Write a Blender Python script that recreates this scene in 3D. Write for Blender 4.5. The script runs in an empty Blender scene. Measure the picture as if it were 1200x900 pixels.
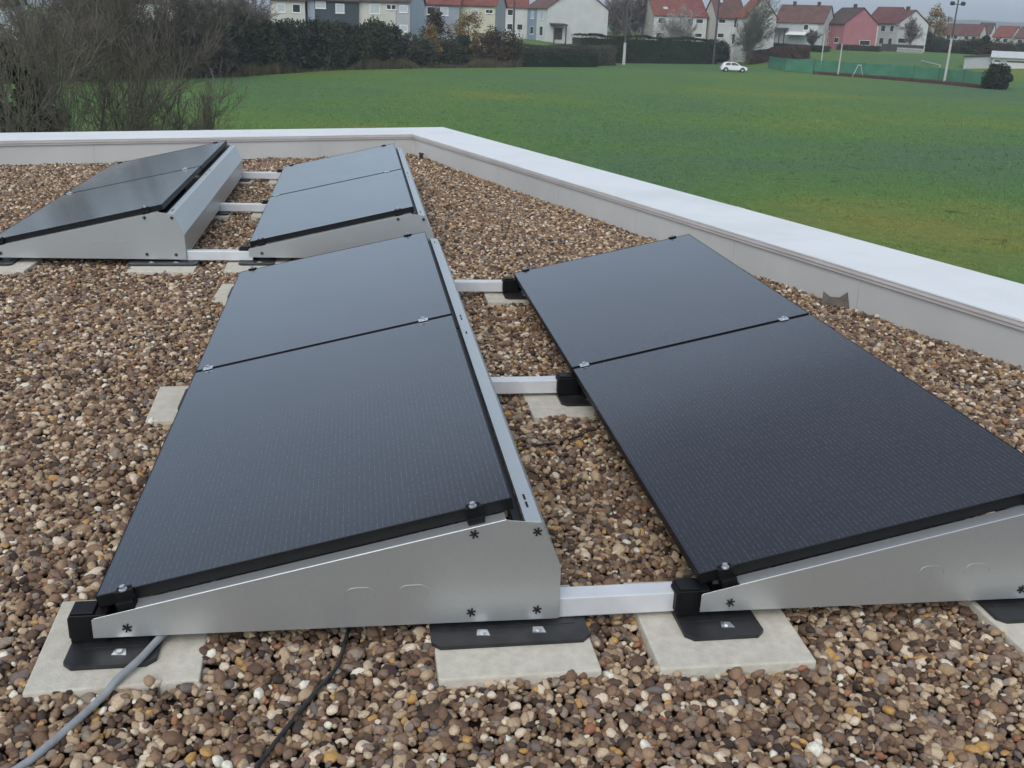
import bpy, bmesh, math, random
import numpy as np
from mathutils import Vector, Matrix
PI = math.pi
random.seed(7)
scn = bpy.context.scene
COL = scn.collection

# ------------------------------------------------------------------ camera
F_PX = 1178.5
YAW, PITCH, ROLL = 0.159, 0.347, 0.038
CAM = np.array([0.676, -2.341, 1.576])
def cam_axes():
    cy, sy, cp, sp = math.cos(YAW), math.sin(YAW), math.cos(PITCH), math.sin(PITCH)
    f = np.array([sy*cp, cy*cp, -sp]); r = np.array([cy, -sy, 0.0]); u = np.cross(r, f)
    c, s = math.cos(ROLL), math.sin(ROLL)
    return r*c+u*s, u*c-r*s, f
AR, AU, AF = cam_axes()
cam = bpy.data.cameras.new('camera'); camo = bpy.data.objects.new('camera', cam); COL.objects.link(camo)
cam.sensor_fit = 'HORIZONTAL'; cam.sensor_width = 36; cam.lens = 36*F_PX/1200
cam.clip_start = 0.05; cam.clip_end = 20000
camo.matrix_world = Matrix(((AR[0], AU[0], -AF[0], CAM[0]), (AR[1], AU[1], -AF[1], CAM[1]), (AR[2], AU[2], -AF[2], CAM[2]), (0, 0, 0, 1)))
scn.camera = camo
def ray(px, py): return AF + AR*(px-600)/F_PX + AU*(450-py)/F_PX
def at_z(px, py, z):
    d = ray(px, py); return CAM + d*(z-CAM[2])/d[2]
def at_d(px, py, dist):                     # the point at that ground distance along a line of sight
    d = ray(px, py); return CAM + d*dist/math.hypot(d[0], d[1])

# ------------------------------------------------------------------ materials
def new_mat(name):
    m = bpy.data.materials.new(name); m.use_nodes = True
    nt = m.node_tree; b = nt.nodes['Principled BSDF']
    return m, nt, b
def N(nt, t, **k):
    n = nt.nodes.new(t)
    for a, v in k.items(): setattr(n, a, v)
    return n
def ramp(nt, fac, stops, interp='LINEAR'):
    r = N(nt, 'ShaderNodeValToRGB'); r.color_ramp.interpolation = interp
    e = r.color_ramp.elements
    while len(e) < len(stops): e.new(0.5)
    for el, (p, c) in zip(e, stops):
        el.position = p; el.color = (*c, 1) if len(c) == 3 else c
    nt.links.new(fac, r.inputs[0]); return r.outputs[0]
def mixc(nt, fac, a, b, mode='MIX'):
    m = N(nt, 'ShaderNodeMix', data_type='RGBA', blend_type=mode)
    for s, v in ((m.inputs[0], fac), (m.inputs[6], a), (m.inputs[7], b)):
        if hasattr(v, 'links'): nt.links.new(v, s)
        else: s.default_value = v if isinstance(v, float) else (*v, 1)
    return m.outputs[2]
def noise(nt, scale, detail=4, rough=.55, coord='Object', vec=None):
    n = N(nt, 'ShaderNodeTexNoise'); n.inputs['Scale'].default_value = scale
    n.inputs['Detail'].default_value = detail; n.inputs['Roughness'].default_value = rough
    if vec is None:
        tc = N(nt, 'ShaderNodeTexCoord'); vec = tc.outputs[coord]
    nt.links.new(vec, n.inputs['Vector']); return n.outputs['Fac']
def bump(nt, b, h, strength, dist=.01):
    n = N(nt, 'ShaderNodeBump'); n.inputs['Strength'].default_value = strength; n.inputs['Distance'].default_value = dist
    nt.links.new(h, n.inputs['Height']); nt.links.new(n.outputs[0], b.inputs['Normal'])
def basic(name, ca, cb, scale=6, rough=.7, metal=0, lo=.35, hi=.65, bmp=0, bscale=60, bdist=.004, spec=None):
    m, nt, b = new_mat(name)
    c = ramp(nt, noise(nt, scale), [(lo, ca), (hi, cb)])
    nt.links.new(c, b.inputs['Base Color'])
    b.inputs['Roughness'].default_value = rough; b.inputs['Metallic'].default_value = metal
    if spec is not None: b.inputs['Specular IOR Level'].default_value = spec
    if bmp: bump(nt, b, noise(nt, bscale, 6), bmp, bdist)
    return m

def m_panel():
    m, nt, b = new_mat('solar_glass')
    tc = N(nt, 'ShaderNodeTexCoord'); sp = N(nt, 'ShaderNodeSeparateXYZ'); nt.links.new(tc.outputs['Object'], sp.inputs[0])
    def math_(op, a, v):
        n = N(nt, 'ShaderNodeMath', operation=op)
        for s, x in zip(n.inputs, (a, v)):
            if x is None: continue
            if hasattr(x, 'links'): nt.links.new(x, s)
            else: s.default_value = x
        return n.outputs[0]
    fx = math_('FRACT', math_('DIVIDE', sp.outputs[0], .0152), None)
    line = math_('LESS_THAN', fx, .16)
    fy = math_('FRACT', math_('DIVIDE', sp.outputs[1], .0455), None)
    dash = math_('LESS_THAN', fy, .74)
    jx = noise(nt, 55, 2)
    jit = N(nt, 'ShaderNodeMapRange'); nt.links.new(jx, jit.inputs[0]); jit.inputs[1].default_value = .38; jit.inputs[2].default_value = .6
    st = math_('MULTIPLY', math_('MULTIPLY', line, math_('ADD', math_('MULTIPLY', dash, .4), .6)), jit.outputs[0])
    gy = math_('LESS_THAN', math_('FRACT', math_('DIVIDE', sp.outputs[1], .0907), None), .016)
    grid = math_('MULTIPLY', gy, .5)
    base = ramp(nt, noise(nt, 2.2, 3), [(.3, (.017, .020, .030)), (.7, (.023, .026, .037))])
    base = mixc(nt, grid, base, (.02, .021, .026))
    base = mixc(nt, st, base, (.062, .071, .092))
    nt.links.new(base, b.inputs['Base Color'])
    dust = noise(nt, 3.1, 6, .65)
    r = N(nt, 'ShaderNodeMapRange'); nt.links.new(dust, r.inputs[0]); r.inputs[3].default_value = .10; r.inputs[4].default_value = .2
    nt.links.new(r.outputs[0], b.inputs['Roughness'])
    b.inputs['IOR'].default_value = 1.55
    return m
def m_galv():
    m, nt, b = new_mat('galvanised_steel')
    tc = N(nt, 'ShaderNodeTexCoord')
    v = N(nt, 'ShaderNodeTexVoronoi'); v.inputs['Scale'].default_value = 150; nt.links.new(tc.outputs['Object'], v.inputs['Vector'])
    sp = N(nt, 'ShaderNodeSeparateColor'); nt.links.new(v.outputs['Color'], sp.inputs[0])
    big = noise(nt, 3.5, 5)
    c1 = ramp(nt, sp.outputs[0], [(0, (.545, .565, .56)), (1, (.565, .585, .58))])
    c2 = ramp(nt, big, [(.3, (.975, .975, .975)), (.7, (1, 1, 1))])
    nt.links.new(mixc(nt, 1.0, c1, c2, 'MULTIPLY'), b.inputs['Base Color'])
    b.inputs['Metallic'].default_value = .76
    r = N(nt, 'ShaderNodeMapRange'); nt.links.new(noise(nt, 9, 5), r.inputs[0]); r.inputs[3].default_value = .38; r.inputs[4].default_value = .40
    nt.links.new(r.outputs[0], b.inputs['Roughness'])
    return m
def m_leaf(name, cols, rough=.75, trans=0, scale=.25):
    m, nt, b = new_mat(name)
    g = N(nt, 'ShaderNodeNewGeometry')
    c = ramp(nt, g.outputs['Random Per Island'], [(i/(len(cols)-1), c) for i, c in enumerate(cols)])
    v = ramp(nt, noise(nt, scale, 3), [(.3, (.72, .72, .72)), (.7, (1.25, 1.22, 1.2))])
    nt.links.new(mixc(nt, 1.0, c, v, 'MULTIPLY'), b.inputs['Base Color'])
    b.inputs['Roughness'].default_value = rough; b.inputs['Specular IOR Level'].default_value = .25
    return m
def m_stone():
    m, nt, b = new_mat('pebble_stone')
    oi = N(nt, 'ShaderNodeObjectInfo')
    pal = [(.00, (0.054, 0.039, 0.032)), (.06, (0.112, 0.072, 0.051)), (.19, (0.183, 0.113, 0.072)), (.32, (0.265, 0.169, 0.106)), (.44, (0.340, 0.237, 0.149)),
           (.55, (0.218, 0.149, 0.112)), (.63, (0.435, 0.329, 0.211)), (.72, (0.270, 0.219, 0.174)), (.79, (0.540, 0.426, 0.292)), (.86, (0.164, 0.138, 0.125)),
           (.90, (0.669, 0.566, 0.436)), (.955, (0.493, 0.294, 0.103)), (.974, (0.329, 0.149, 0.086)), (.982, (0.740, 0.726, 0.619))]
    c = ramp(nt, oi.outputs['Random'], pal, 'CONSTANT')
    tc = N(nt, 'ShaderNodeTexCoord')
    ad = N(nt, 'ShaderNodeVectorMath', operation='ADD'); nt.links.new(tc.outputs['Object'], ad.inputs[0]); nt.links.new(oi.outputs['Random'], ad.inputs[1])
    mo = ramp(nt, noise(nt, 2.6, 6, .7, vec=tc.outputs['Object']), [(.3, (.72, .70, .68)), (.7, (1.22, 1.2, 1.17))])
    nt.links.new(mixc(nt, 1.0, c, mo, 'MULTIPLY'), b.inputs['Base Color'])
    b.inputs['Roughness'].default_value = .72; b.inputs['Specular IOR Level'].default_value = .3
    bump(nt, b, noise(nt, 9, 5, .6, vec=tc.outputs['Object']), .25, .05)
    return m

M = {}
M['glass'] = m_panel()
M['galv'] = m_galv()
M['frame'] = basic('black_anodised', (.004, .004, .0045), (.007, .007, .008), 20, .5, spec=.25)
M['alu'] = basic('mill_aluminium', (.68, .69, .70), (.74, .75, .76), 12, .45, .35)
M['steel'] = basic('bolt_steel', (.55, .56, .58), (.68, .69, .70), 40, .28, .9)
M['rubber'] = basic('black_rubber', (.012, .012, .013), (.026, .026, .027), 14, .48, bmp=.15, bscale=80)
M['slab'] = basic('concrete_slab', (.49, .455, .375), (.58, .545, .46), 34, .9, bmp=.5, bscale=150, bdist=.004)
M['stone'] = m_stone()
M['hole'] = basic('dark_hole', (.006, .006, .006), (.01, .01, .01), 10, .9)
M['grey_cable'] = basic('grey_cable_sheath', (.25, .262, .27), (.32, .332, .34), 30, .5, bmp=.1)
M['black_cable'] = basic('black_cable_sheath', (.012, .012, .013), (.03, .03, .03), 30, .5)
M['slate'] = basic('grey_tile', (.085, .072, .058), (.14, .12, .10), 30, .85, bmp=.4)

# ------------------------------------------------------------------ mesh helpers
class MB:
    """collects boxes, bars, prisms and tubes into one mesh"""
    def __init__(s): s.v = []; s.f = []
    def add(s, vs, fs):
        o = len(s.v); s.v += [tuple(map(float, p)) for p in vs]; s.f += [tuple(i+o for i in f) for f in fs]; return s
    def box(s, x0, x1, y0, y1, z0, z1):
        return s.add([(x0,y0,z0),(x1,y0,z0),(x1,y1,z0),(x0,y1,z0),(x0,y0,z1),(x1,y0,z1),(x1,y1,z1),(x0,y1,z1)],
                     [(3,2,1,0),(4,5,6,7),(0,1,5,4),(1,2,6,5),(2,3,7,6),(3,0,4,7)])
    def extr(s, poly, vec):                   # polygon (3-D, planar) pushed along vec
        n = len(poly); p = [np.array(q, float) for q in poly]; vec = np.array(vec, float)
        return s.add(p+[q+vec for q in p], [tuple(range(n))[::-1], tuple(range(n, 2*n))]+[(i, (i+1) % n, n+(i+1) % n, n+i) for i in range(n)])
    def tube(s, pts, r, n=8, caps=True):
        pts = [np.array(p, float) for p in pts]; k = len(pts)
        rr = r if hasattr(r, '__len__') else [r]*k
        base = len(s.v); up = np.array([.13, .21, .97])
        for i, p in enumerate(pts):
            t = pts[min(i+1, k-1)]-pts[max(i-1, 0)]; t = t/(np.linalg.norm(t)+1e-12)
            a = np.cross(t, up)
            if np.linalg.norm(a) < .05: a = np.cross(t, [1, 0, 0])
            a /= np.linalg.norm(a); b = np.cross(t, a)
            for j in range(n):
                q = p+rr[i]*(a*math.cos(2*PI*j/n)+b*math.sin(2*PI*j/n)); s.v.append(tuple(q))
        for i in range(k-1):
            for j in range(n):
                j2 = (j+1) % n
                s.f.append((base+i*n+j, base+i*n+j2, base+(i+1)*n+j2, base+(i+1)*n+j))
        if caps:
            s.f.append(tuple(base+j for j in range(n))[::-1]); s.f.append(tuple(base+(k-1)*n+j for j in range(n)))
        return s
    def build(s, name, m, parent=None, bevel=0, smooth=False, seg=2):
        me = bpy.data.meshes.new(name); me.from_pydata(s.v, [], s.f)
        bm = bmesh.new(); bm.from_mesh(me)
        if bevel:
            bmesh.ops.bevel(bm, geom=[e for e in bm.edges if e.calc_face_angle(0) > .6], offset=bevel, segments=seg, affect='EDGES', profile=.6, clamp_overlap=True)
        bmesh.ops.recalc_face_normals(bm, faces=bm.faces)
        bm.to_mesh(me); bm.free()
        if smooth:
            for p in me.polygons: p.use_smooth = True
        return link(name, me, m, parent)
def link(name, me, m, parent=None):
    if m is not None: me.materials.append(m)
    o = bpy.data.objects.new(name, me); COL.objects.link(o)
    if parent is not None: o.parent = parent
    return o
def tag(o, label=None, cat=None, group=None, kind=None):
    for k, v in (('label', label), ('category', cat), ('group', group), ('kind', kind)):
        if v: o[k] = v
    return o
def empty(name, loc=(0, 0, 0), rz=0):
    o = bpy.data.objects.new(name, None); o.empty_display_size = .1; COL.objects.link(o)
    o.location = loc; o.rotation_euler = (0, 0, rz); return o
def copy_tree(o, parent=None):
    c = o.copy(); COL.objects.link(c)
    if parent is not None: c.parent = parent
    for ch in list(o.children): copy_tree(ch, c)
    return c
def spline(pts, n=12):
    pts = [np.array(p, float) for p in pts]; P = [2*pts[0]-pts[1]]+pts+[2*pts[-1]-pts[-2]]; out = []
    for i in range(1, len(P)-2):
        for t in np.linspace(0, 1, n, endpoint=False):
            a, b, c, d = P[i-1:i+3]
            out.append(.5*((2*b)+(c-a)*t+(2*a-5*b+4*c-d)*t*t+(3*b-a-3*c+d)*t**3))
    return out+[pts[-1]]
def quads_mesh(name, V, m, parent=None, nv=4):
    """V: (n, nv, 3) separate faces"""
    V = np.asarray(V, np.float32); n = len(V)
    me = bpy.data.meshes.new(name)
    me.vertices.add(n*nv); me.vertices.foreach_set('co', V.reshape(-1))
    me.loops.add(n*nv); me.loops.foreach_set('vertex_index', np.arange(n*nv, dtype=np.int32))
    me.polygons.add(n); me.polygons.foreach_set('loop_start', np.arange(0, n*nv, nv, dtype=np.int32))
    me.polygons.foreach_set('loop_total', np.full(n, nv, dtype=np.int32))
    me.update(calc_edges=True); me.validate()
    return link(name, me, m, parent)

# ------------------------------------------------------------------ solar arrays
W, ZL, ZH = 1.062, .162, .403
TILT = math.atan((ZH-ZL)/W); SW = math.hypot(W, ZH-ZL); L = 1.722; G = .02
ROWLEN = 2*L+G
def hexbolt(mb, c, r, h, ax=(0, 0, 1)):
    c = np.array(c, float); mb.tube([c, c+np.array(ax)*h], r, 6)
def make_panel(root, y0):
    p = MB().box(.004, SW-.004, .004, L-.004, -.030, -.0012).build('solar_panel', M['glass'], root)
    p.location = (0, y0, ZL); p.rotation_euler = (0, -TILT, 0)
    f = MB()
    f.box(0, SW, 0, .0038, -.035, 0); f.box(0, SW, L-.0038, L, -.035, 0)
    f.box(0, .0038, .0038, L-.0038, -.035, 0); f.box(SW-.0038, SW, .0038, L-.0038, -.035, 0)
    f.build('panel_frame', M['frame'], p, bevel=.0012, seg=1)
    return p
def end_clamp(p, x, y, s):
    c = MB(); c.box(x-.024, x+.024, min(y, y+s*.014), max(y, y+s*.014), -.042, .004); c.box(x-.019, x+.019, min(y-s*.010, y), max(y-s*.010, y), .0012, .006)
    c.box(x-.022, x+.022, min(y+s*.014, y+s*.034), max(y+s*.014, y+s*.034), -.042, -.018)
    o = c.build('clamp', M['frame'], p, bevel=.002)
    b = MB(); b.tube([(x, y+s*.008, .004), (x, y+s*.008, .0075)], .0105, 14); hexbolt(b, (x, y+s*.008, .0075), .0075, .009)
    b.build('bolt', M['steel'], p)
def mid_clamp(p, x):
    c = MB(); c.box(x-.020, x+.020, L-.007, L+G+.007, .0006, .0046); c.box(x-.018, x+.018, L+.002, L+G-.002, -.03, .0006)
    c.build('clamp', M['steel'], p, bevel=.0012)
    b = MB(); b.tube([(x, L+G/2, .0046), (x, L+G/2, .0065)], .0095, 14); hexbolt(b, (x, L+G/2, .0065), .007, .008)
    b.build('bolt', M['steel'], p)
def side_plate(root, y, s, zs=1):
    """sheet at y, its flanges folded towards the panels (s = +1 folds towards +y)"""
    t = .002
    top = lambda x: .126+.2268*x
    poly = [(-.002, .070), (-.002, .122), (.004, top(.004)), (1.043, top(1.043)), (1.060, .359), (1.136, .351), (1.1935, .219), (1.1975, .060), (1.190, .058)]
    pl = MB().extr([(x, y, z) for x, z in poly], (0, s*t, 0))
    a, b = (.105, top(.105)), (1.043, top(1.043))
    pl.extr([(a[0], y+s*t, a[1]-t), (b[0], y+s*t, b[1]-t), (b[0], y+s*t, b[1]), (a[0], y+s*t, a[1])], (0, s*.042, 0))
    pl.extr([(.002, y+s*t, .0705), (1.188, y+s*t, .0595), (1.188, y+s*t, .0615), (.002, y+s*t, .0725)], (0, s*.03, 0))
    o = pl.build('side_plate', M['galv'], root, bevel=.0006, seg=1)
    for x0, x1, z1 in ((.628, .702, .181), (.766, .842, .182)):        # pressed knock-out outlines
        zb = .064; e = MB()
        pts = [(x0, z1-.030), (x0, z1-.022)]+[(x0+.022*(1-math.cos(q)), z1-.022+.022*math.sin(q)) for q in np.linspace(.2, PI/2, 5)]
        pts += [(x1-.022*(1-math.cos(q)), z1-.022+.022*math.sin(q)) for q in np.linspace(PI/2, .2, 5)]+[(x1, z1-.022), (x1, z1-.030)]
        e.tube([(x, y-s*.0002, z) for x, z in pts], .0007, 6)
        e.build('knockout_outline', M['galv'], o, smooth=True)
    for x, z in ((.082, .096), (.960, .325), (1.126, .325), (.957, .091), (1.135, .089)):
        b = MB()
        for k in range(3):
            q = k*PI/3+.3
            dx, dz = math.cos(q), math.sin(q); r, w = .0125, .0021
            b.extr([(x-dx*r-dz*w, y-s*.0008, z-dz*r+dx*w), (x-dx*r+dz*w, y-s*.0008, z-dz*r-dx*w), (x+dx*r+dz*w, y-s*.0008, z+dz*r-dx*w), (x+dx*r-dz*w, y-s*.0008, z+dz*r+dx*w)], (0, -s*.0012*(k+1), 0))
        b.build('screw_slot', M['hole'], o)
    return o
def deflector(root, y0, y1):
    prof = [(1.094, .340), (1.094, .352), (1.137, .3515), (1.1945, .218), (1.1985, .076)]
    t = .0022
    inn = [(1.0965, .340), (1.0965, .3495), (1.1355, .349), (1.192, .2175), (1.196, .076)]
    d = MB().extr([(x, y0, z) for x, z in prof+inn[::-1]], (0, y1-y0, 0)).build('wind_deflector', M['galv'], root, bevel=.0005, seg=1)
    for y in (y0+.10, y0+.145, y1-.10):
        MB().box(1.110, 1.116, y-.016, y+.016, .3519, .3526).build('slot', M['hole'], d)
    j = MB().box(1.066, 1.0935, y0+.01, y1-.01, .330, .339).build('gap_shade_strip', M['frame'], root)  # black strip painting the shade in the gap between panel and deflector
    return d
def rubber_foot(root, x0, x1, yc, bolts):
    f = MB(); y0, y1, c = yc-.13, yc+.13, .022
    f.extr([(x0, y0+c, .034), (x0+c, y0, .034), (x1-c, y0, .034), (x1, y0+c, .034), (x1, y1-c, .034), (x1-c, y1, .034), (x0+c, y1, .034), (x0, y1-c, .034)], (0, 0, .012))
    f.box(x0+.03, x1-.03, yc-.055, yc+.055, .046, .0475)
    o = f.build('rubber_foot', M['rubber'], root, bevel=.003)
    for bx in bolts:
        b = MB()
        b.extr([(bx-.017, yc-.090, .0462), (bx+.019, yc-.094, .0462), (bx+.014, yc-.066, .0462), (bx-.012, yc-.064, .0462)], (0, 0, .0016))
        hexbolt(b, (bx+.001, yc-.079, .0478), .0085, .004)
        b.build('bolt', M['steel'], o)
    return o
def make_array():
    root = empty('solar_array')
    ps = [make_panel(root, 0), make_panel(root, L+G)]
    for x in (.075, .985): end_clamp(ps[0], x, 0, -1); end_clamp(ps[1], x, L, 1); mid_clamp(ps[0], x-.02)
    side_plate(root, -.047, 1); side_plate(root, ROWLEN+.047, -1)
    deflector(root, -.043, L+G/2-.002); deflector(root, L+G/2+.002, ROWLEN+.043)
    for y in (0.0, L+G/2, ROWLEN):
        rubber_foot(root, -.062, .160, y, [.065]); rubber_foot(root, .848, 1.270, y, [.985, 1.135])
        b = MB().box(-.062, .030, y-.0305, y+.034, .0475, .126); b.box(-.058, .0, y-.0275, y+.03, .126, .134); b.box(-.066, -.058, y-.0275, y+.03, .058, .118)
        b.box(.0, .06, y+.036, y+.05, .0475, .12)
        b.build('support_bracket', M['frame'], root, bevel=.006, seg=3)
        MB().box(.93, 1.16, y+.04, y+.07, .108, .30).build('rear_support', M['galv'], root)
    return root
POS = {'A': (0, 0), 'B': (1.587, -.024), 'C': (-.024, 4.287), 'D': (-1.611, 4.270)}
LAB = {'A': 'black two-panel solar array in the centre foreground, grey cable at its corner',
       'B': 'large black solar array running alongside the parapet, cut off by the right edge',
       'C': 'smaller-looking solar array directly behind the centre one, pointing at the parapet corner',
       'D': 'far left solar array showing its sloped galvanised rear deflector and a mirrored sheen'}
proto = make_array()
for i, k in enumerate('ABCD'):
    o = proto if i == 0 else copy_tree(proto)
    o.location = (*POS[k], 0)
    tag(o, LAB[k], 'solar panel', 'solar arrays on the gravel roof')

# the centre array's hidden middle and rear brackets stop short of the panel edge
br = [c for c in proto.children if c.name.startswith('support_bracket')]
for b_, y in zip(sorted(br, key=lambda c: c.data.vertices[0].co.y)[1:], (L+G/2, ROWLEN)):
    me_ = MB().box(-.012, .030, y-.0305, y+.034, .0475, .120).box(.0, .06, y+.036, y+.05, .0475, .12)
    o_ = me_.build('support_bracket', M['frame'], proto, bevel=.006, seg=2)
    bpy.data.objects.remove(b_)
# connecting rails
def make_rail(x0, x1):
    prof = [(-.029, .049), (.029, .049), (.029, .109), (-.029, .109)]
    return MB().extr([(x0, y, z) for y, z in prof], (x1-x0, 0, 0)).build('base_rail', M['alu'], None, bevel=.0035, seg=2)
RL = {('A', 0): 'bright aluminium rail bridging the front ends of the two foreground arrays', ('A', 1): 'aluminium rail between the centre and right arrays at their middle seam',
      ('A', 2): 'aluminium rail at the far end of the gap between centre and right arrays', ('D', 0): 'aluminium rail joining the front ends of the two rear left arrays',
      ('D', 1): 'aluminium rail across the middle of the gap between the rear left arrays', ('D', 2): 'farthest aluminium rail between the rear left arrays, near the back parapet'}
for (k, j), lab in RL.items():
    r = make_rail(1.150, 1.610)
    r.location = (POS[k][0], POS[k][1]+(0, L+G/2, ROWLEN)[j], 0)
    tag(r, lab, 'rail', 'aluminium rails joining the arrays')

# concrete slabs
SLABS = []
def slab(x, y, rz, lab, s=.40):
    SLABS.append((x, y, s/2-.006))
    rg = random.Random(int(x*1000+y*77))
    b = MB(); n = 9; h = .046
    b.box(-s/2, s/2, -s/2, s/2, 0, h)
    o = b.build('paving_slab', M['slab'], None, bevel=.005)
    o.location = (x, y, .034-h); o.rotation_euler = (0, 0, rz)
    tag(o, lab, 'paving slab', 'concrete slabs under the arrays')
S3 = {0: 'front', 1: 'middle', 2: 'far'}
slab(.066, .0, .03, 'pale concrete slab under the low front corner of the centre array, grey cable lying across it', .405)
slab(1.063, -.045, .0, 'pale concrete slab under the tall front corner of the centre array, carrying two rubber feet', .415)
slab(1.635, -.055, -.02, 'pale concrete slab under the low front corner of the right-hand array', .42)
slab(2.62, -.07, .03, 'pale concrete slab at the right edge of the picture under the right-hand array')
slab(1.580, 1.670, .02, 'pale concrete slab under the middle rail in the gap between the two foreground arrays')
slab(1.615, 3.46, .0, 'pale concrete slab under the far rail in the gap between the two foreground arrays')
slab(.025, 1.72, .03, 'pale concrete slab poking out at the low left side of the centre array, halfway along')
slab(.060, 3.49, -.04, 'small visible bit of concrete slab at the far left corner of the centre array')
slab(.035, 4.22, .02, 'concrete slab under the low front corner of the array behind the centre one')
slab(.035, 6.03, .0, 'concrete slab at the right end of the middle rail between the rear left arrays')
slab(.035, 7.75, .0, 'farthest concrete slab at the right end of the back rail between the rear left arrays')
slab(-.545, 4.20, .02, 'concrete slab under the tall front corner of the far left array')
slab(-.535, 6.02, .0, 'concrete slab at the left end of the middle rail, behind the far left array')
slab(-.520, 7.75, .0, 'farthest concrete slab at the left end of the back rail, by the far left array')
slab(-1.535, 4.22, -.03, 'concrete slab at the left edge of the picture under the far left array')

# cables
tag(MB().tube(spline([(.32, .25, .05), (.184, .016, .058), (.124, -.119, .052), (.085, -.19, .047), (.055, -.24, .030), (-.018, -.384, .026), (-.074, -.465, .022), (-.20, -.60, .02), (-.34, -.78, .02)], 10), .0095, 12).build('cable', M['grey_cable'], None, smooth=True),
    'thick grey cable running from under the centre array over a slab to the bottom left', 'cable')
tag(MB().tube(spline([(.66, .12, .03), (.633, -.01, .028), (.606, -.152, .022), (.560, -.25, .026), (.519, -.328, .020), (.445, -.489, .022), (.40, -.62, .02), (.37, -.78, .02)], 10), .0055, 10).build('cable', M['black_cable'], None, smooth=True),
    'thin black cable lying on the gravel in front of the centre array', 'cable')
tag(MB().tube(spline([(1.15, 1.19, .02), (1.293, 1.198, .022), (1.428, 1.231, .018), (1.53, 1.28, .021), (1.634, 1.378, .02), (1.75, 1.42, .02)], 8), .0045, 8).build('cable', M['black_cable'], None, smooth=True),
    'thin dark cable crossing the gravel gap between the two foreground arrays', 'cable')

# ------------------------------------------------------------------ parapet
C0 = np.array([1.35, 9.99]); ds = np.array([.3135, -.9496]); df = np.array([-.9496, -.3135])
M['upstand'] = basic('grey_roof_membrane', (.49, .485, .465), (.55, .545, .525), 1.3, .75, bmp=.12, bscale=9, bdist=.01)
M['coping'] = basic('white_coated_coping', (.66, .68, .67), (.74, .76, .755), 1.7, .5, lo=.3, hi=.55, bmp=.05, bscale=3)
M['seam'] = basic('membrane_seam', (.40, .40, .385), (.46, .46, .445), 3, .8)
M['flash'] = basic('pinkish_flashing', (.54, .49, .465), (.61, .56, .54), 3, .6)
M['render'] = basic('pale_facade_render', (.55, .54, .50), (.62, .61, .57), 2, .9)
def wall_xy(t_side, off):   # not used for shapes directly
    pass
par = empty('parapet_wall', (C0[0], C0[1], 0))
tag(par, 'low light grey parapet wall with wide white coping around the gravel roof', 'wall')
CL = np.zeros(2)
def strip(dirv, outv, length, o0, o1, z0, z1, mb, s0=None, bev=0):
    """bar running from the corner along dirv; o0..o1 outwards; mitred at the corner"""
    # corner mitre: offset along -dirv equals the offset outwards
    a0 = CL+outv*o0-dirv*o0; a1 = CL+outv*o1-dirv*o1
    b0 = CL+outv*o0+dirv*length; b1 = CL+outv*o1+dirv*length
    mb.extr([(*a0, z0), (*a1, z0), (*b1, z0), (*b0, z0)], (0, 0, z1-z0))
ns = np.array([.9496, .3135]); nf = np.array([-.3135, .9496])   # outwards normals of side and far walls
ZC = .262
WID = .66
for dv, nv, ln in ((ds, ns, 16.0), (df, nf, 12.0)):
    b = MB(); strip(dv, nv, ln, 0, WID-.06, -.12, ZC-.012, b); b.build('upstand', M['upstand'], par)
    b = MB(); strip(dv, nv, ln, -.030, WID, ZC-.010, ZC, b); strip(dv, nv, ln, WID-.004, WID+.002, ZC-.10, ZC-.010, b); b.build('coping', M['coping'], par, bevel=.002)
    b = MB(); strip(dv, nv, ln, -.026, -.0005, ZC-.034, ZC-.0105, b); strip(dv, nv, ln, -.016, -.0005, ZC-.056, ZC-.0345, b); b.build('flashing', M['flash'], par, bevel=.0015)
    b = MB(); strip(dv, nv, ln, WID-.36, WID-.064, -5.4, -.121, b); b.build('outer_wall', M['render'], par)
    j = MB()
    for k, t in enumerate(np.arange(1.15, ln-.5, 1.22)):
        p0 = dv*(t+.04*math.sin(k*5)); q = np.array([*p0, 0])
        e = dv*.0016; o = -nv*.0022
        j.extr([(*(p0-e), .0), (*(p0+e), .0), (*(p0+e), ZC-.058), (*(p0-e), ZC-.058)], (*o, 0))
    j.build('membrane_seam', M['seam'], par)
    c = MB()
    for k, t in enumerate(np.arange(2.3, ln-.5, 3.0)):
        p0 = dv*t; e = dv*.05
        a = p0-nv*.0305
        c.extr([(*(a-e), ZC+.0003), (*(a+e), ZC+.0003), (*(a+e+nv*(WID+.03)), ZC+.0003), (*(a-e+nv*(WID+.03)), ZC+.0003)], (0, 0, .0012))
    c.build('coping_joint', M['coping'], par)

# broken tile and pipe stub at the foot of the wall
p = at_z(993, 360, .02)
t = MB().extr([(-.095, 0, -.06), (.05, .01, -.06), (.060, .012, .085), (.022, .008, .040), (-.012, .004, .012), (-.060, .001, .010), (-.098, 0, .030)], (.003, .014, 0)).build('roof_tile_shard', M['slate'], None, bevel=.001)
t.location = (p[0]-.03, p[1]+.03, .055); t.scale = (1.15, 1.15, 1.3); t.rotation_euler = (-.25, 0, -.55)
tag(t, 'pointed grey piece of broken tile leaning at the foot of the parapet', 'tile piece')
p = C0+ds*.42-ns*.07
t = MB().tube([(0, 0, -.02), (0, 0, .07)], .022, 14).tube([(0, 0, .07), (.004, 0, .09)], [.03, .026], 14)
t.box(-.06, .045, -.03, .03, -.02, .018)
t = t.build('pipe_stub', M['rubber'], None); t.location = (p[0], p[1], 0); t.rotation_euler = (0, 0, .4)
tag(t, 'small dark pipe stub standing in the gravel at the parapet corner', 'pipe')

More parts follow.
